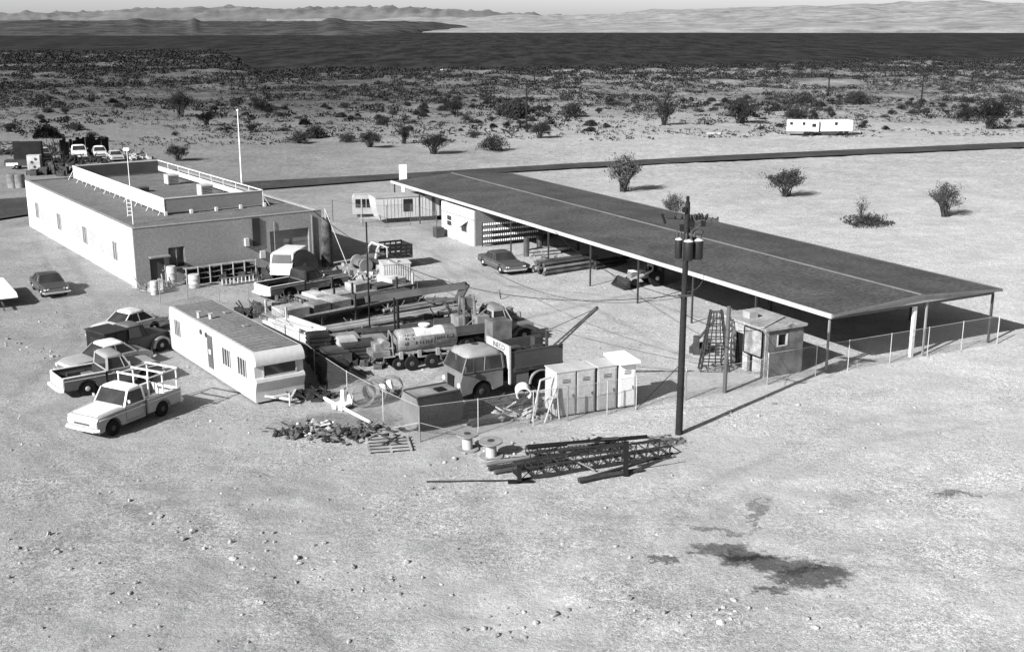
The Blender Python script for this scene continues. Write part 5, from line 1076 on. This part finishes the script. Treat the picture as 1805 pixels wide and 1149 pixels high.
# scrap scattered between racks and workshop
for (px, py, r_, h_, mval, lab) in ((480, 548, 2.4, .7, .12, 'dark scrap on the ground left of the plank rack'), (520, 530, 2.2, .7, .2, 'grey scrap between the open bed truck and the plank rack'), (660, 520, 2.6, .9, .12, 'dark heap of fittings behind the plank rack middle'), (600, 530, 2.4, .8, .4, 'pale scrap heap between the two plank racks'), (740, 622, 1.8, .5, .1, 'dark parts lying behind the tank trailer wheels'), (820, 640, 1.5, .7, .06, 'black parts between the tank trailer and the cab over truck'), (800, 575, 2.4, 1.2, .08, 'black fittings under the line truck derrick'), (655, 640, 1.6, .6, .2, 'grey scrap at the foot of the tank trailer pump'), (530, 610, 1.6, .7, .1, 'dark scrap at the lower end of the lumber cart'), (870, 590, 1.5, 1.4, .1, 'dark machinery between the two big trucks'), (600, 600, 2.4, .8, .12, 'dark scrap between the plank rack and the dark pole stack'), (760, 600, 2.6, .9, .1, 'dark fittings heap right behind the tank trailer'), (640, 585, 2.2, .7, .3, 'greyish scrap lying on the pale pole stack'), (700, 545, 2.4, .8, .15, 'dark heap under the right end of the plank rack'), (880, 722, 1.8, .5, .1, 'low dark scrap on the poles below the cab over truck'), (915, 735, 1.2, .5, .5, 'pale scrap near the pipe trestle feet'), (555, 700, 1.0, .6, .08, 'black clutter in the shadow behind the mobile home end'), (585, 640, 1.6, 1.2, .08, 'black tangle between the lumber cart and dark crates'), (460, 487, 1.8, .9, .12, 'dark clutter along the wall left of the white van'), (560, 505, 1.8, .8, .1, 'dark heap on the ground right of the open bed truck rear'), (690, 480, 1.6, .8, .2, 'grey scrap behind the corrugated bin'), (585, 492, 2.2, 1.0, .1, 'dark heap of fittings right of the cable reel'), (625, 492, 2.6, 1.0, .5, 'pale tangle of metal and hose left of the corrugated bin'), (655, 468, 1.8, .8, .55, 'pale scraps in front of the wrecked truck'), (395, 494, 3.0, 1.1, .12, 'dark clutter along the workshop wall below the vent duct'), (268, 512, 1.2, 1.2, .5, 'pale cylinders and scraps beside the workshop door'),
                              (770, 545, 3.2, .9, .18, 'dark cluster of fittings on the poles under the long boom'), (430, 560, 1.1, 1.0, .1, 'small dark machine standing alone behind the mobile home'), (970, 462, 1.4, .9, .4, 'pale and dark scraps at the canopy edge behind the sedan')):
    q = MB(); b0 = G(px, py)
    for k in range(38):
        x, y = random.gauss(0, r_*.5), random.gauss(0, r_*.3); s = random.uniform(.08, .3); z = random.uniform(.1, h_)
        if k % 3 == 0: q.tube((x, y, .05), (x+random.uniform(-.9, .9), y+.2, z), .05)
        elif k % 3 == 1: q.box(x-s, x+s, y-s*.6, y+s*.6, 0, z*.7)
        else: q.rock(x, y, s*.6, s)
    tag(q.build('scrap_heap', M(mval*.75, .8, .6, 9, fine=.5), None, loc=b0), lab, 'scrap heap')
# along the workshop wall
for k, (px, py, R_, H_, lab) in enumerate(((304, 504, .36, 1.5, 'tall pale drum by the workshop window'), (343, 507, .42, 1.0, 'short pale round drum right of the taller one'), (273, 519, .28, 1.0, 'pale narrow tank beside the workshop door'))):
    q = MB(); q.lathe([(R_*.9, 0), (R_, .05), (R_, H_*.33), (R_*1.04, H_*.35), (R_, H_*.37), (R_, H_*.66), (R_*1.04, H_*.68), (R_, H_*.7), (R_, H_-.05), (R_*.9, H_)], 16); tag(q.build('oil_drum', M(.58, .5, .15), None, loc=G(px, py), smooth=40), lab, 'drum')
A_, B_ = G(330, 504), G(452, 487); d = B_-A_; t = thing('timber_shelf_rack', 'open shelf rack of dark fittings along the workshop wall with pale uprights', 'rack', A_, math.atan2(d.y, d.x)); Lr = d.length
q = MB()
for k in range(7): q.bar((k*Lr/6, 0, 0), (k*Lr/6, 0, 1.35), .07, .07)
q.build('upright', LIGHT, t); q = MB()
for z in (.4, .8, 1.2): q.box(0, Lr, 0, .7, z, z+.05)
q.build('shelf', WOOD, t); q = MB()
for z in (0, .46, .86):
    x = .1
    while x < Lr-.3: s = random.uniform(.1, .35); q.box(x, x+s, .1, .6, z+.0, z+random.uniform(.15, .4)); x += s+random.uniform(.02, .2)
q.build('fittings', M(.03, .8, .5, 9), t)
A_, B_ = G(390, 506), G(449, 498); d = B_-A_; t = thing('ladder', 'pale ladder lying on its side in front of the shelf rack', 'ladder', A_, math.atan2(d.y, d.x)); Lr = d.length
q = MB(); q.bar((0, 0, .1), (Lr, 0, .1), .06, .08); q.bar((0, 0, .62), (Lr, 0, .62), .06, .08); q.build('rail', M(.3, .7), t); q = MB()
for k in range(9): q.bar((.1+k*(Lr-.2)/8, -.01, .14), (.1+k*(Lr-.2)/8, -.01, .58), .06, .06)
q.build('rung', WHITE, t)
# leaning thin poles inside the yard (dark uprights)
for px, py, yt, r_, lab in ((652, 592, 392, .05, 'tall thin dark pole rising from the pole stacks'), (697, 612, 525, .06, 'short thin dark post beside the tank trailer, left one'), (703, 618, 528, .09, 'thicker dark post beside the tank trailer, right one')):
    b0 = G(px, py); h_ = height(px, py, yt); q = MB(); q.tube((0,0,0), (0,0,h_), r_, 8); tag(q.build('dark_post', BLACK, None, loc=b0), lab, 'post')
b0 = G(574, 468); q = MB(); q.lathe([(.45, 0), (.5, .5), (.42, 3.2), (.3, 3.9)], 10); tag(q.build('mottled_column', M(.13, .95, .7, 8, .8, fine=.5), None, loc=b0+Vector((.2, -.2, 0)), smooth=60), 'dark mottled upright column at the right corner of the workshop', 'column')  # dark mottled column at the wall corner
b0 = G(586, 470); q = MB(); q.tube((-.4,0,4.6), (1.2,-.3,.3), .04); q.tube((-.4,0,0), (-.4,0,4.7), .05); tag(q.build('guyed_post', LIGHT, None, loc=b0), 'thin pale post with slanting stay by the workshop corner', 'post')
# wire coils
def coil(label, p, R_, n, rz):
    t = thing('wire_coil', label, 'wire coil', G(*p), rz, 'coils of fencing wire'); q = MB()
    for k in range(n):
        dy = (k-n/2)*.05; rr_ = R_*random.uniform(.85, 1); P = [(rr_*math.cos(2*math.pi*i/20), dy+random.uniform(-.02, .02), R_+rr_*math.sin(2*math.pi*i/20)) for i in range(21)]; q.path(P, .018, 4)
    q.build('wire', M(.35, .6), t)
    q = MB(); [q.tube((R_*.9*math.cos(a), -n*.025, R_+R_*.9*math.sin(a)), (R_*.9*math.cos(a), n*.025, R_+R_*.9*math.sin(a)), .012, 4) for a in (0, 1.2, 2.4, 3.6, 4.8)]; q.build('tie', DARK, t)
coil('wire coil standing nearest the white planks, leftmost of three', (640, 716), .68, 14, .15); coil('wire coil in the middle, right of the thin fence post', (664, 708), .66, 14, -.2); coil('wire coil farthest right with a white pail behind it', (690, 702), .62, 12, .1)
q = MB(); q.lathe([(.22, 0), (.28, .6)], 14, Matrix.Translation((0,0,.75)) @ Matrix.Rotation(1.3, 4, 'Y')); tag(q.build('white_pail', WHITE, None, loc=G(672, 707)), 'white pail lying on the wire coils', 'pail')
# planks, white seat, debris outside the fence by the mobile home
log('timber_plank', (572, 705), (652, 747), .1, WHITE, 'long bright white plank on the ground outside the side fence', None)
t = thing('broken_seat', 'broken white bench seat lying on the planks by the mobile home end', 'seat', G(604, 720), -.6); t.scale = (.75,)*3
q = MB(); q.box(-.5, .5, -.3, .3, .25, .4); q.build('seat', WHITE, t); q = MB(); q.hexa([(-.5, .3, .3), (-.1, .3, .3), (-.1, .4, .3), (-.5, .4, .3)], [(-.55, .45, 1.1), (-.3, .45, 1.2), (-.3, .52, 1.2), (-.55, .52, 1.1)]); q.hexa([(.1, .3, .3), (.55, .3, .3), (.55, .4, .3), (.1, .4, .3)], [(.1, .45, .9), (.6, .45, .95), (.6, .52, .95), (.1, .52, .9)]); q.build('backrest', WHITE, t); q = MB(); [q.box(x, x+.35, -.5, -.3, .05, .35) for x in (-.5, .05)]; q.build('base_block', WHITE, t)
for (px, py, n, r_, vals, lab) in ((545, 758, 40, 1.5, (.7, .4, .2), 'heap of white broken boards and paper outside the fence'), (622, 768, 90, 1.7, (.06, .1, .22), 'dark heap of brush and rubble outside the fence corner'), (515, 768, 30, 1.1, (.1, .15), 'small dark rubble heap left of the white debris')):
    groups = {}
    t = thing('debris_heap', lab, 'debris', G(px, py))
    for k in range(n):
        v = random.choice(vals); q = groups.setdefault(v, MB()); x, y = random.gauss(0, r_*.5), random.gauss(0, r_*.35); s = random.uniform(.06, .22)
        if random.random() < .4: z0 = random.uniform(.02, .3); q.bar((x, y, z0), (x+random.uniform(-.5, .5), y+random.uniform(-.4, .4), z0+random.uniform(-.0, .25)), .1, .03)
        else: q.rock(x, y, s*.5+random.random()*.15, s, .4)
    for v, q in groups.items(): q.build('rubble' if v < .5 else 'boards', M(v, .85, .3), t)
t = thing('wooden_pallet', 'weathered wooden pallet frame lying flat below the fence corner', 'pallet', G(685, 786), .2)
q = MB()
for k in range(5): q.box(-1.0, 1.0, -.9+k*.42, -.78+k*.42, .1, .16)
for x in (-1.0, 0, .9): q.box(x, x+.1, -.9, .95, 0, .1)
q.build('boards', M(.38, .85, .25, 5), t); q = MB(); q.bar((-.3, -.3, .2), (.6, .6, .3), .1, .05); q.bar((0, .5, .2), (.3, -.5, .35), .08, .05); q.build('loose_boards', WOODD, t)
reel('wooden_reel', 'small wooden cable reel standing on its end, the left one by the fence', G(824, 792), .3, .52, .78, .24, lay=1, m1=M(.33, .85, .2, 8, fine=.2), m2=M(.52, .8, .1), group='wooden cable reels')
reel('wooden_reel', 'small wooden cable reel with slightly tipped top, the right and nearer one', G(866, 805), -.4, .54, .8, .25, lay=1, m1=M(.33, .85, .2, 8, fine=.2), m2=M(.52, .8, .1), tilt=.06, group='wooden cable reels')
# culvert, trestle, misc under the truck
t = thing('culvert_ring', 'short pale concrete pipe on end of the dark poles beside the tall boxes', 'pipe', G(922, 706), .1); q = MB(); q.lathe([(.33, 0), (.4, 0), (.4, .6), (.33, .6)], 22, Matrix.Translation((0, -.3, .42)) @ Matrix.Rotation(-1.35, 4, 'X'), caps=False); q.f.append(()) if False else None; q.build('ring', WHITE, t, smooth=40); q = MB(); q.box(-.4, 1.4, -.2, .2, 0, .12); q.build('sill_timber', WOODL, t)
t = thing('pipe_trestle', 'pale pipe trestle of splayed legs leaning beside the tall boxes', 'trestle', G(955, 742), .1)
q = MB(); q.tube((-.5, -.1, 0), (-.05, .3, 2.0), .045); q.tube((-.3, .5, 0), (-.05, .3, 2.0), .045); q.tube((.1, -.3, 0), (.75, .2, 1.7), .045); q.tube((.9, .2, 0), (.75, .2, 1.7), .045); q.tube((-.05, .3, 2.0), (.5, .5, 2.1), .06); q.tube((.3, .1, .9), (.7, .5, 1.0), .2); q.build('legs', LIGHT, t)
# ------------------------------------------------------------------ steel and timber heap in the foreground
SP = 'steel and timber in the foreground heap'
def trusssec(label, a, b, w_, h_, m, n):
    A_, B_ = G(*a), G(*b); d = B_-A_; Lr = d.length; t = thing('steel_truss', label, 'steel lattice', A_, math.atan2(d.y, d.x), SP)
    for y_ in (0, w_):
        for z_ in (.08, h_): q = MB(); q.bar((0, y_, z_), (Lr, y_, z_), .08, .08); q.build('chord', m, t)
    q = MB()
    for k in range(n+1):
        x = k*Lr/n; q.bar((x, 0, .08), (x, w_, .08), .04, .04); q.bar((x, 0, h_), (x, w_, h_), .04, .04); q.bar((x, 0, .08), (x, 0, h_), .04, .04); q.bar((x, w_, .08), (x, w_, h_), .04, .04)
        if k < n: q.bar((x, 0, h_), (x+Lr/n, w_, h_), .03, .03); q.bar((x, 0, .08), (x+Lr/n, 0, h_), .03, .03)
    q.build('web', m, t); return t
trusssec('long dark lattice truss lying along the front of the foreground heap', (918, 848), (1180, 806), .9, .55, RUST, 12)
trusssec('second dark lattice truss lying behind the long one in the foreground heap', (935, 812), (1100, 796), .8, .4, RUST, 8)
for k, (a, b, r_, m, lab) in enumerate((((752, 850), (935, 847), .04, RUST, 'long thin dark pipe sticking out to the left of the foreground heap'), ((862, 830), (1000, 806), .11, WOODD, 'dark timber pole at the left end of the foreground heap, nearest one'), ((872, 836), (1010, 812), .11, M(.14, .8, .3), 'dark timber pole second in the foreground heap'), ((856, 822), (985, 800), .1, M(.3, .8, .3), 'greyer timber pole at the back left of the foreground heap'),
                                  ((1020, 851), (1130, 832), .13, WOODD, 'thick dark beam lying in front of the short upright post'), ((1035, 845), (1185, 801), .08, RUST, 'long dark pipe running right past the upright post'), ((930, 805), (1140, 786), .12, BLACK, 'black heavy pole along the top of the foreground heap'), ((1000, 800), (1165, 783), .06, M(.3, .6), 'thin grey pipe at the back of the foreground heap'), ((858, 812), (1060, 790), .03, RUST, 'thin rod across the back of the foreground heap'))):
    log('steel_pipe' if m is not WOODD else 'timber_pole', a, b, r_, m, lab, SP, z=r_+(.35 if k in (6, 7) else 0))
rq = random.Random(77)
for k in range(16):
    px, py = rq.uniform(900, 1130), rq.uniform(792, 842); L_ = rq.uniform(15, 70); q = MB(); A_, B_ = G(px, py), G(px+L_, py-L_*rq.uniform(-.12, .35)); z0 = rq.uniform(.1, .7)
    q.tube((0, 0, z0), tuple((B_-A_)+Vector((0, 0, rq.uniform(.1, .8)))), rq.uniform(.015, .04), 5); tag(q.build('steel_rod', RUST if k % 3 else M(.3, .6), None, loc=A_), 'thin steel rod lying loosely across the foreground heap, one of many alike', 'rod', SP)
b0 = G(1103, 838); q = MB(); q.bar((0,0,0), (-.02,0,1.55), .22, .22); tag(q.build('timber_post', BLACK, None, loc=b0), 'short black square post standing upright in the foreground heap', 'post', SP)
b0 = G(916, 851); q = MB(); q.bar((0,0,0), (-.02,0,.75), .2, .2); q.box(-.5, .6, -.1, .1, 0, .1); tag(q.build('timber_post', BLACK, None, loc=b0), 'low black stub at the left end of the long truss', 'post', SP)
q = MB(); q.rock(0, 0, .12, .55); q.rock(.5, .1, .1, .4); tag(q.build('tar_lump', BLACK, None, loc=G(1055, 787)), 'flat black lump behind the foreground heap', 'tar lump', SP)
q = MB()
for k in range(26): a, r_ = random.random()*6.28, random.random()**.5*.9; q.rock(math.cos(a)*r_, math.sin(a)*r_*.8, .03, random.uniform(.05, .13))
tag(q.build('rubble_patch', M(.14, .9, .5), None, loc=G(1174, 777)), 'round dark rubble patch left of the power pole base', 'rubble')
# ------------------------------------------------------------------ sign by the road, far poles, wires
b0 = G(711, 352); h_ = height(711, 352, 290); t = thing('road_sign', 'tall blank white sign board on a post rising beyond the canopy end', 'sign', b0, .25)
q = MB(); q.box(-.15, .15, -.1, .1, 0, h_); q.build('post', WHITE, t); q = MB(); q.box(-.42, .42, -.16, -.1, h_-1.75, h_); q.build('board', WHITE, t)
for px, py, yt, lab in ((928, 224, 144, 'dark power pole standing in the scrub beyond the canopy, nearest of the far poles'), (1623, 190, 130, 'far dark power pole among the scrub on the right'), (1460, 166, 122, 'smaller far power pole near the pale dunes'), (942, 150, 118, 'faint thin power pole behind the nearer far one'), (1560, 140, 112, 'very distant thin power pole against the lake')):
    b0 = G(px, py); h_ = height(px, py, yt); t = thing('far_pole', lab, 'utility pole', b0); q = MB(); q.tube((0,0,-2), (0,0,h_), .16+.0003*b0.y, 8, .13); q.build('pole', BLACK, t); q = MB(); q.bar((-.9, 0, h_-.5), (.9, 0, h_-.5), .12, .14); q.build('crossarm', BLACK, t)
c_ = G(787, 133); t = thing('far_caravan', 'tiny white caravan in the distant scrub near the lake', 'trailer', (c_.x, c_.y, -1), .1); q = MB(); q.box(-2.2, 2.2, -1.2, 1.2, .8, 3.2); q.build('shell', PAINTW, t, bevel=.3); wheelset(t, (0,), 1.2, .5, .2)
for k, (px, py) in enumerate(((1258, 237), (1213, 237))):
    q = MB(); q.box(-1.2, 1.2, -.3, .3, 0, .3-.1*k); tag(q.build('far_slab', M(.5-.25*k, .8), None, loc=G(px, py), rz=-.1), ('pale low slab on the flat left of the far white trailers', 'dark low strip left of the pale slab')[k], 'slab')
U3 = lambda dz, dx=0, dy=0: (ub.x+dx, ub.y+dy, UH+dz)
bc = Vector((BO.x, BO.y)).to_3d()+(BV*(BW-.6)).to_3d()
wire('long sagging power wire from the pole to the workshop corner', U3(-4.3), (bc.x, bc.y, 4.3), 2.6, .022, 28)
wire('power wire from the pole to the canopy eave', U3(-4.5), tuple((CO.xy+CU*30).to_3d()+Vector((0,0,3.4))), .8, .018)
g0 = G(1121, 722); wire('slanting guy wire from the gate side to the power pole', U3(-7.6), (g0.x, g0.y, 0), 0, .018, 4)
s0 = G(872, 545); wire('wire crossing the yard toward the line truck', U3(-4.4), (s0.x, s0.y, 2.6), 1.0, .016)
s0 = G(1252, 590); wire('service wire from the pole to the block shed', U3(-5.2), tuple(a0+Vector((.5, 1, SH))), .5, .016)
# ------------------------------------------------------------------ bushes
FOL = M(.06, .9, .35, 2, fine=.4); FOLG = M(.15, .9, .35, 2, fine=.4); STEM = M(.09, .9)
def bushmesh(seed, n, spread=1.0, tall=1.0, leaf=.09, up=.7, sparse=0, dome=0):
    rn = random.Random(seed); f, s = MB(), MB(); tips = []
    for k in range(38 if not sparse else 9):
        a = rn.random()*6.28; e = rn.random()**.6*spread; b = Vector((rn.gauss(0, .1), rn.gauss(0, .1), 0)); tip = Vector((math.cos(a)*e, math.sin(a)*e, tall*rn.uniform(.55, 1)*(1-.35*e/spread)))
        mid = b.lerp(tip, .5)+Vector((math.cos(a), math.sin(a), 0))*(-.08)+Vector((0, 0, .1)); s.tube(b, mid, .022, 4, .015); s.tube(mid, tip, .015, 4, .006); tips.append((mid, tip))
        for j in range(3): t2 = mid.lerp(tip, rn.uniform(.2, .8)); u2 = t2+Vector((rn.gauss(0, .2), rn.gauss(0, .2), rn.uniform(.1, .35))); s.tube(t2, u2, .01, 3, .004); tips.append((t2, u2))
    for k in range(n):
        if dome and rn.random() < .75:
            a = rn.random()*6.28; e = rn.random()**.5; w_ = 1+.25*math.sin(a*3+seed)+.15*math.sin(a*7+seed*2); p = Vector((math.cos(a)*e*spread*w_, math.sin(a)*e*spread*w_, tall*math.sqrt(max(0, 1-e*e*.8))*rn.random()**.45*(.75+.3*math.sin(a*2+seed))))
        else: m_, t_ = rn.choice(tips); p = m_.lerp(t_, rn.random()**.6*1.05)+Vector((rn.gauss(0, .09), rn.gauss(0, .09), rn.gauss(0, .07)))
        d1 = Vector((rn.gauss(0, 1), rn.gauss(0, 1), rn.gauss(0, 1)+up)).normalized()*leaf*rn.uniform(.6, 1.5); d2 = d1.orthogonal().normalized()*leaf*rn.uniform(.3, .6)
        p.z = max(.02, p.z); f.add([p-d1, p+d2, p+d1, p-d2], [(0,1,2,3)])
    return f, s
protos = []
for i, (n, sp, tl_, lf, sparse) in enumerate(((2600, 1.0, 1.6, .055, 0), (2000, 1.15, 1.3, .065, 0), (1900, .85, 2.0, .05, 0), (260, .6, 1.9, .06, 1), (900, 1.3, .45, .09, 0), (1500, 1.0, 1.0, .1, 0))):
    f_, s_ = bushmesh(50+i, n, sp, tl_, lf, sparse=sparse, dome=i in (1, 4, 5)); protos.append((f_, s_))
placed = []
cache = {}
def bush(kind, loc, sc, label, group, rz, mat=FOL):
    src = cache.get((kind, id(mat)))
    if src is None:
        t = thing('desert_bush', label, 'bush', loc, rz, group); protos[kind][0].build('foliage', mat, t); protos[kind][1].build('stems', STEM, t); cache[(kind, id(mat))] = t; t.scale = (sc,)*3
        if not group and 'group' in t: del t['group']
        return t
    t = dup(src, loc, rz, label, group, (sc,)*3)
    if not group and 'group' in t: del t['group']
    return t
BIG = [(1099, 338, 48, 2, 'tall airy bush on the pale flat behind the canopy, leftmost there'), (1385, 347, 58, 0, 'broad rounded bush alone on the pale flat, the widest right of the power pole'), (1188, 388, 34, 2, 'bush just behind the top of the power pole beside the canopy roof'), (1665, 382, 44, 2, 'leaning airy bush on the pale flat at far right'),
       (1528, 397, 66, 4, 'low flat dark bush on the pale flat between two airy ones'), (1516, 392, 26, 3, 'thin leafless twiggy shrub standing behind the low flat bush'),
       (765, 272, 44, 0, 'large dark bush on the flat beyond the road above the white sign'), (868, 266, 40, 1, 'dark round bush beyond the road right of the largest one'), (952, 244, 34, 0, 'dark bush at the foot of the nearest far power pole'), (712, 254, 24, 2, 'narrow upright bush beyond the road left of the largest one'), (653, 261, 34, 0, 'medium bush beyond the road second left of the large one'), (612, 251, 24, 1, 'small bush beyond the road near the flagpole side'), (527, 253, 32, 1, 'dark round bush beyond the road right of the flagpole'), (553, 244, 30, 5, 'bush touching the one right of the flagpole, farther back'),
       (314, 284, 34, 0, 'dark bush behind the workshop roof screen'), (1170, 221, 30, 2, 'small bush above the road in the middle distance'), (1305, 218, 48, 0, 'dark wide bush left of the far white trailers'), (1010, 206, 36, 1, 'dense bush in the scrub edge right of the nearest far pole'), (1404, 219, 34, 0, 'bush directly behind the left far white trailer'), (1745, 228, 58, 0, 'wide dark bush near the right edge beyond the road'), (1702, 214, 36, 1, 'bush touching the wide one near the right edge'), (1510, 184, 34, 1, 'dark bush on the pale track right of the far trailers'), (82, 244, 36, 5, 'dark bush at far left behind the parked junk'), (318, 207, 34, 2, 'dark upright bush in the left scrub'), (364, 222, 30, 0, 'bush left of the flagpole top'), (462, 196, 30, 1, 'bush right of the flagpole top'), (800, 204, 32, 0, 'dark bush in the scrub above the largest one'), (905, 208, 44, 5, 'wide bush just left of the nearest far pole')]
for px, py, w_, k, lab in BIG:
    b0 = G(px, py); ppm = F/(b0.y*math.cos(PITCH)+CAMH*math.sin(PITCH)); sp = (1.0, 1.15, .8, .6, 1.3, 1.0)[k]*2*.8; bush(k, b0, w_/ppm/sp, lab, None, random.random()*6, FOL if k != 3 and py < 300 else FOLG); placed.append((b0.x, b0.y))
n = 0
while n < 235:
    d = random.uniform(188, 300); u = random.uniform(-.47, .47); x = d*u; 
    if fbm(x, d, 26, 3, 21) < .02-.25*smoothstep(200, 300, d) or (u > 0 and d < 205+22*u) or any((x-a)**2+(d-b)**2 < 9 for a, b in placed): continue
    px = CX+u*F
    if 1380 < px < 1510 and d < 222: continue
    placed.append((x, d)); k = random.choice((0, 1, 5, 5, 1, 4)); bush(k, (x, d, ground_z(x, d)), random.uniform(.45, 1.15), 'dark desert bush, one of many alike in the scrub between the road and the lake', 'scrub bushes beyond the road', random.random()*6); n += 1
q = MB(); rn = random.Random(5); cnt = 0
while cnt < 14000:
    d = 200+rn.random()**.8*(560); u = rn.uniform(-.49, .49); x = d*u
    if d > shore(x, d)-8: continue
    dn = fbm(x, d, 24, 3, 21)+.35*smoothstep(260, 420, d)
    if dn < -.12+rn.random()*.2 or (d < 240 and rn.random() < .6): continue
    cnt += 1; z = ground_z(x, d); s = rn.uniform(.5, 1.15)*(1+smoothstep(300, 600, d)*.9)
    for _ in range(20):
        a = rn.random()*6.28; r_ = rn.random()**.5*s*1.1; p = Vector((x+math.cos(a)*r_, d+math.sin(a)*r_, z+rn.random()*s*1.1*(1-.5*r_/s))); d1 = Vector((rn.gauss(0, 1), rn.gauss(0, 1), rn.gauss(0, 1)+.6)).normalized()*.22*s*rn.uniform(.7, 1.5); d2 = d1.orthogonal().normalized()*.16*s
        q.add([p-d1, p+d2, p+d1, p-d2], [(0,1,2,3)])
for k in range(17000):
    d = 168+rn.random()**1.1*190; x = d*rn.uniform(-.49, .49)
    if (x > -60 and d < 186+.12*(x+30)) or fbm(x, d, 14, 4, 31) < -.05-.2*smoothstep(170, 260, d)+rn.random()*.25: continue
    z = ground_z(x, d); s = rn.uniform(.12, .5)
    for _ in range(6): p = Vector((x+rn.gauss(0, s*.6), d+rn.gauss(0, s*.6), z+rn.random()*s*.7)); d1 = Vector((rn.gauss(0, 1), rn.gauss(0, 1), rn.gauss(0, .6))).normalized()*s*.4; d2 = d1.orthogonal().normalized()*s*.25; q.add([p-d1, p+d2, p+d1, p-d2], [(0,1,2,3)])
tag(q.build('desert_scrub', FOL), 'low dark desert scrub spreading toward the lake', 'scrub', None, 'stuff')
# small dry tufts and stones
q = MB(); rn = random.Random(9); qd = MB()
bands = [((200, 870), (450, 1000), 60), ((450, 985), (900, 1065), 90), ((380, 930), (640, 1020), 60), ((800, 1110), (1000, 1090), 40), ((20, 940), (280, 1060), 50), ((1080, 1080), (1500, 1100), 60), ((760, 820), (900, 790), 60), ((990, 790), (1400, 700), 40), ((0, 600), (120, 640), 20)]
random.seed(9)
for a, b, sp in bands:
    for k in range(80):
        t_ = rn.random(); p = G(a[0]+(b[0]-a[0])*t_+rn.gauss(0, sp*.4), a[1]+(b[1]-a[1])*t_+rn.gauss(0, sp*.28)); s = rn.random()**6*.15+.015; q.rock(p.x, p.y, ground_z(p.x, p.y)+s*.2, s)
for k in range(4200):
    y_ = 26+rn.random()**1.3*70; x_ = rn.uniform(-.5, .5)*y_*1.02; s = rn.random()**6*.09+.015
    q.rock(x_, y_, ground_z(x_, y_)+s*.2, s)
tag(q.build('gravel', M(.4, .95, .4, 3, fine=.3)), 'loose pale stones scattered over the desert ground', 'gravel', None, 'stuff')
print('script bytes done')
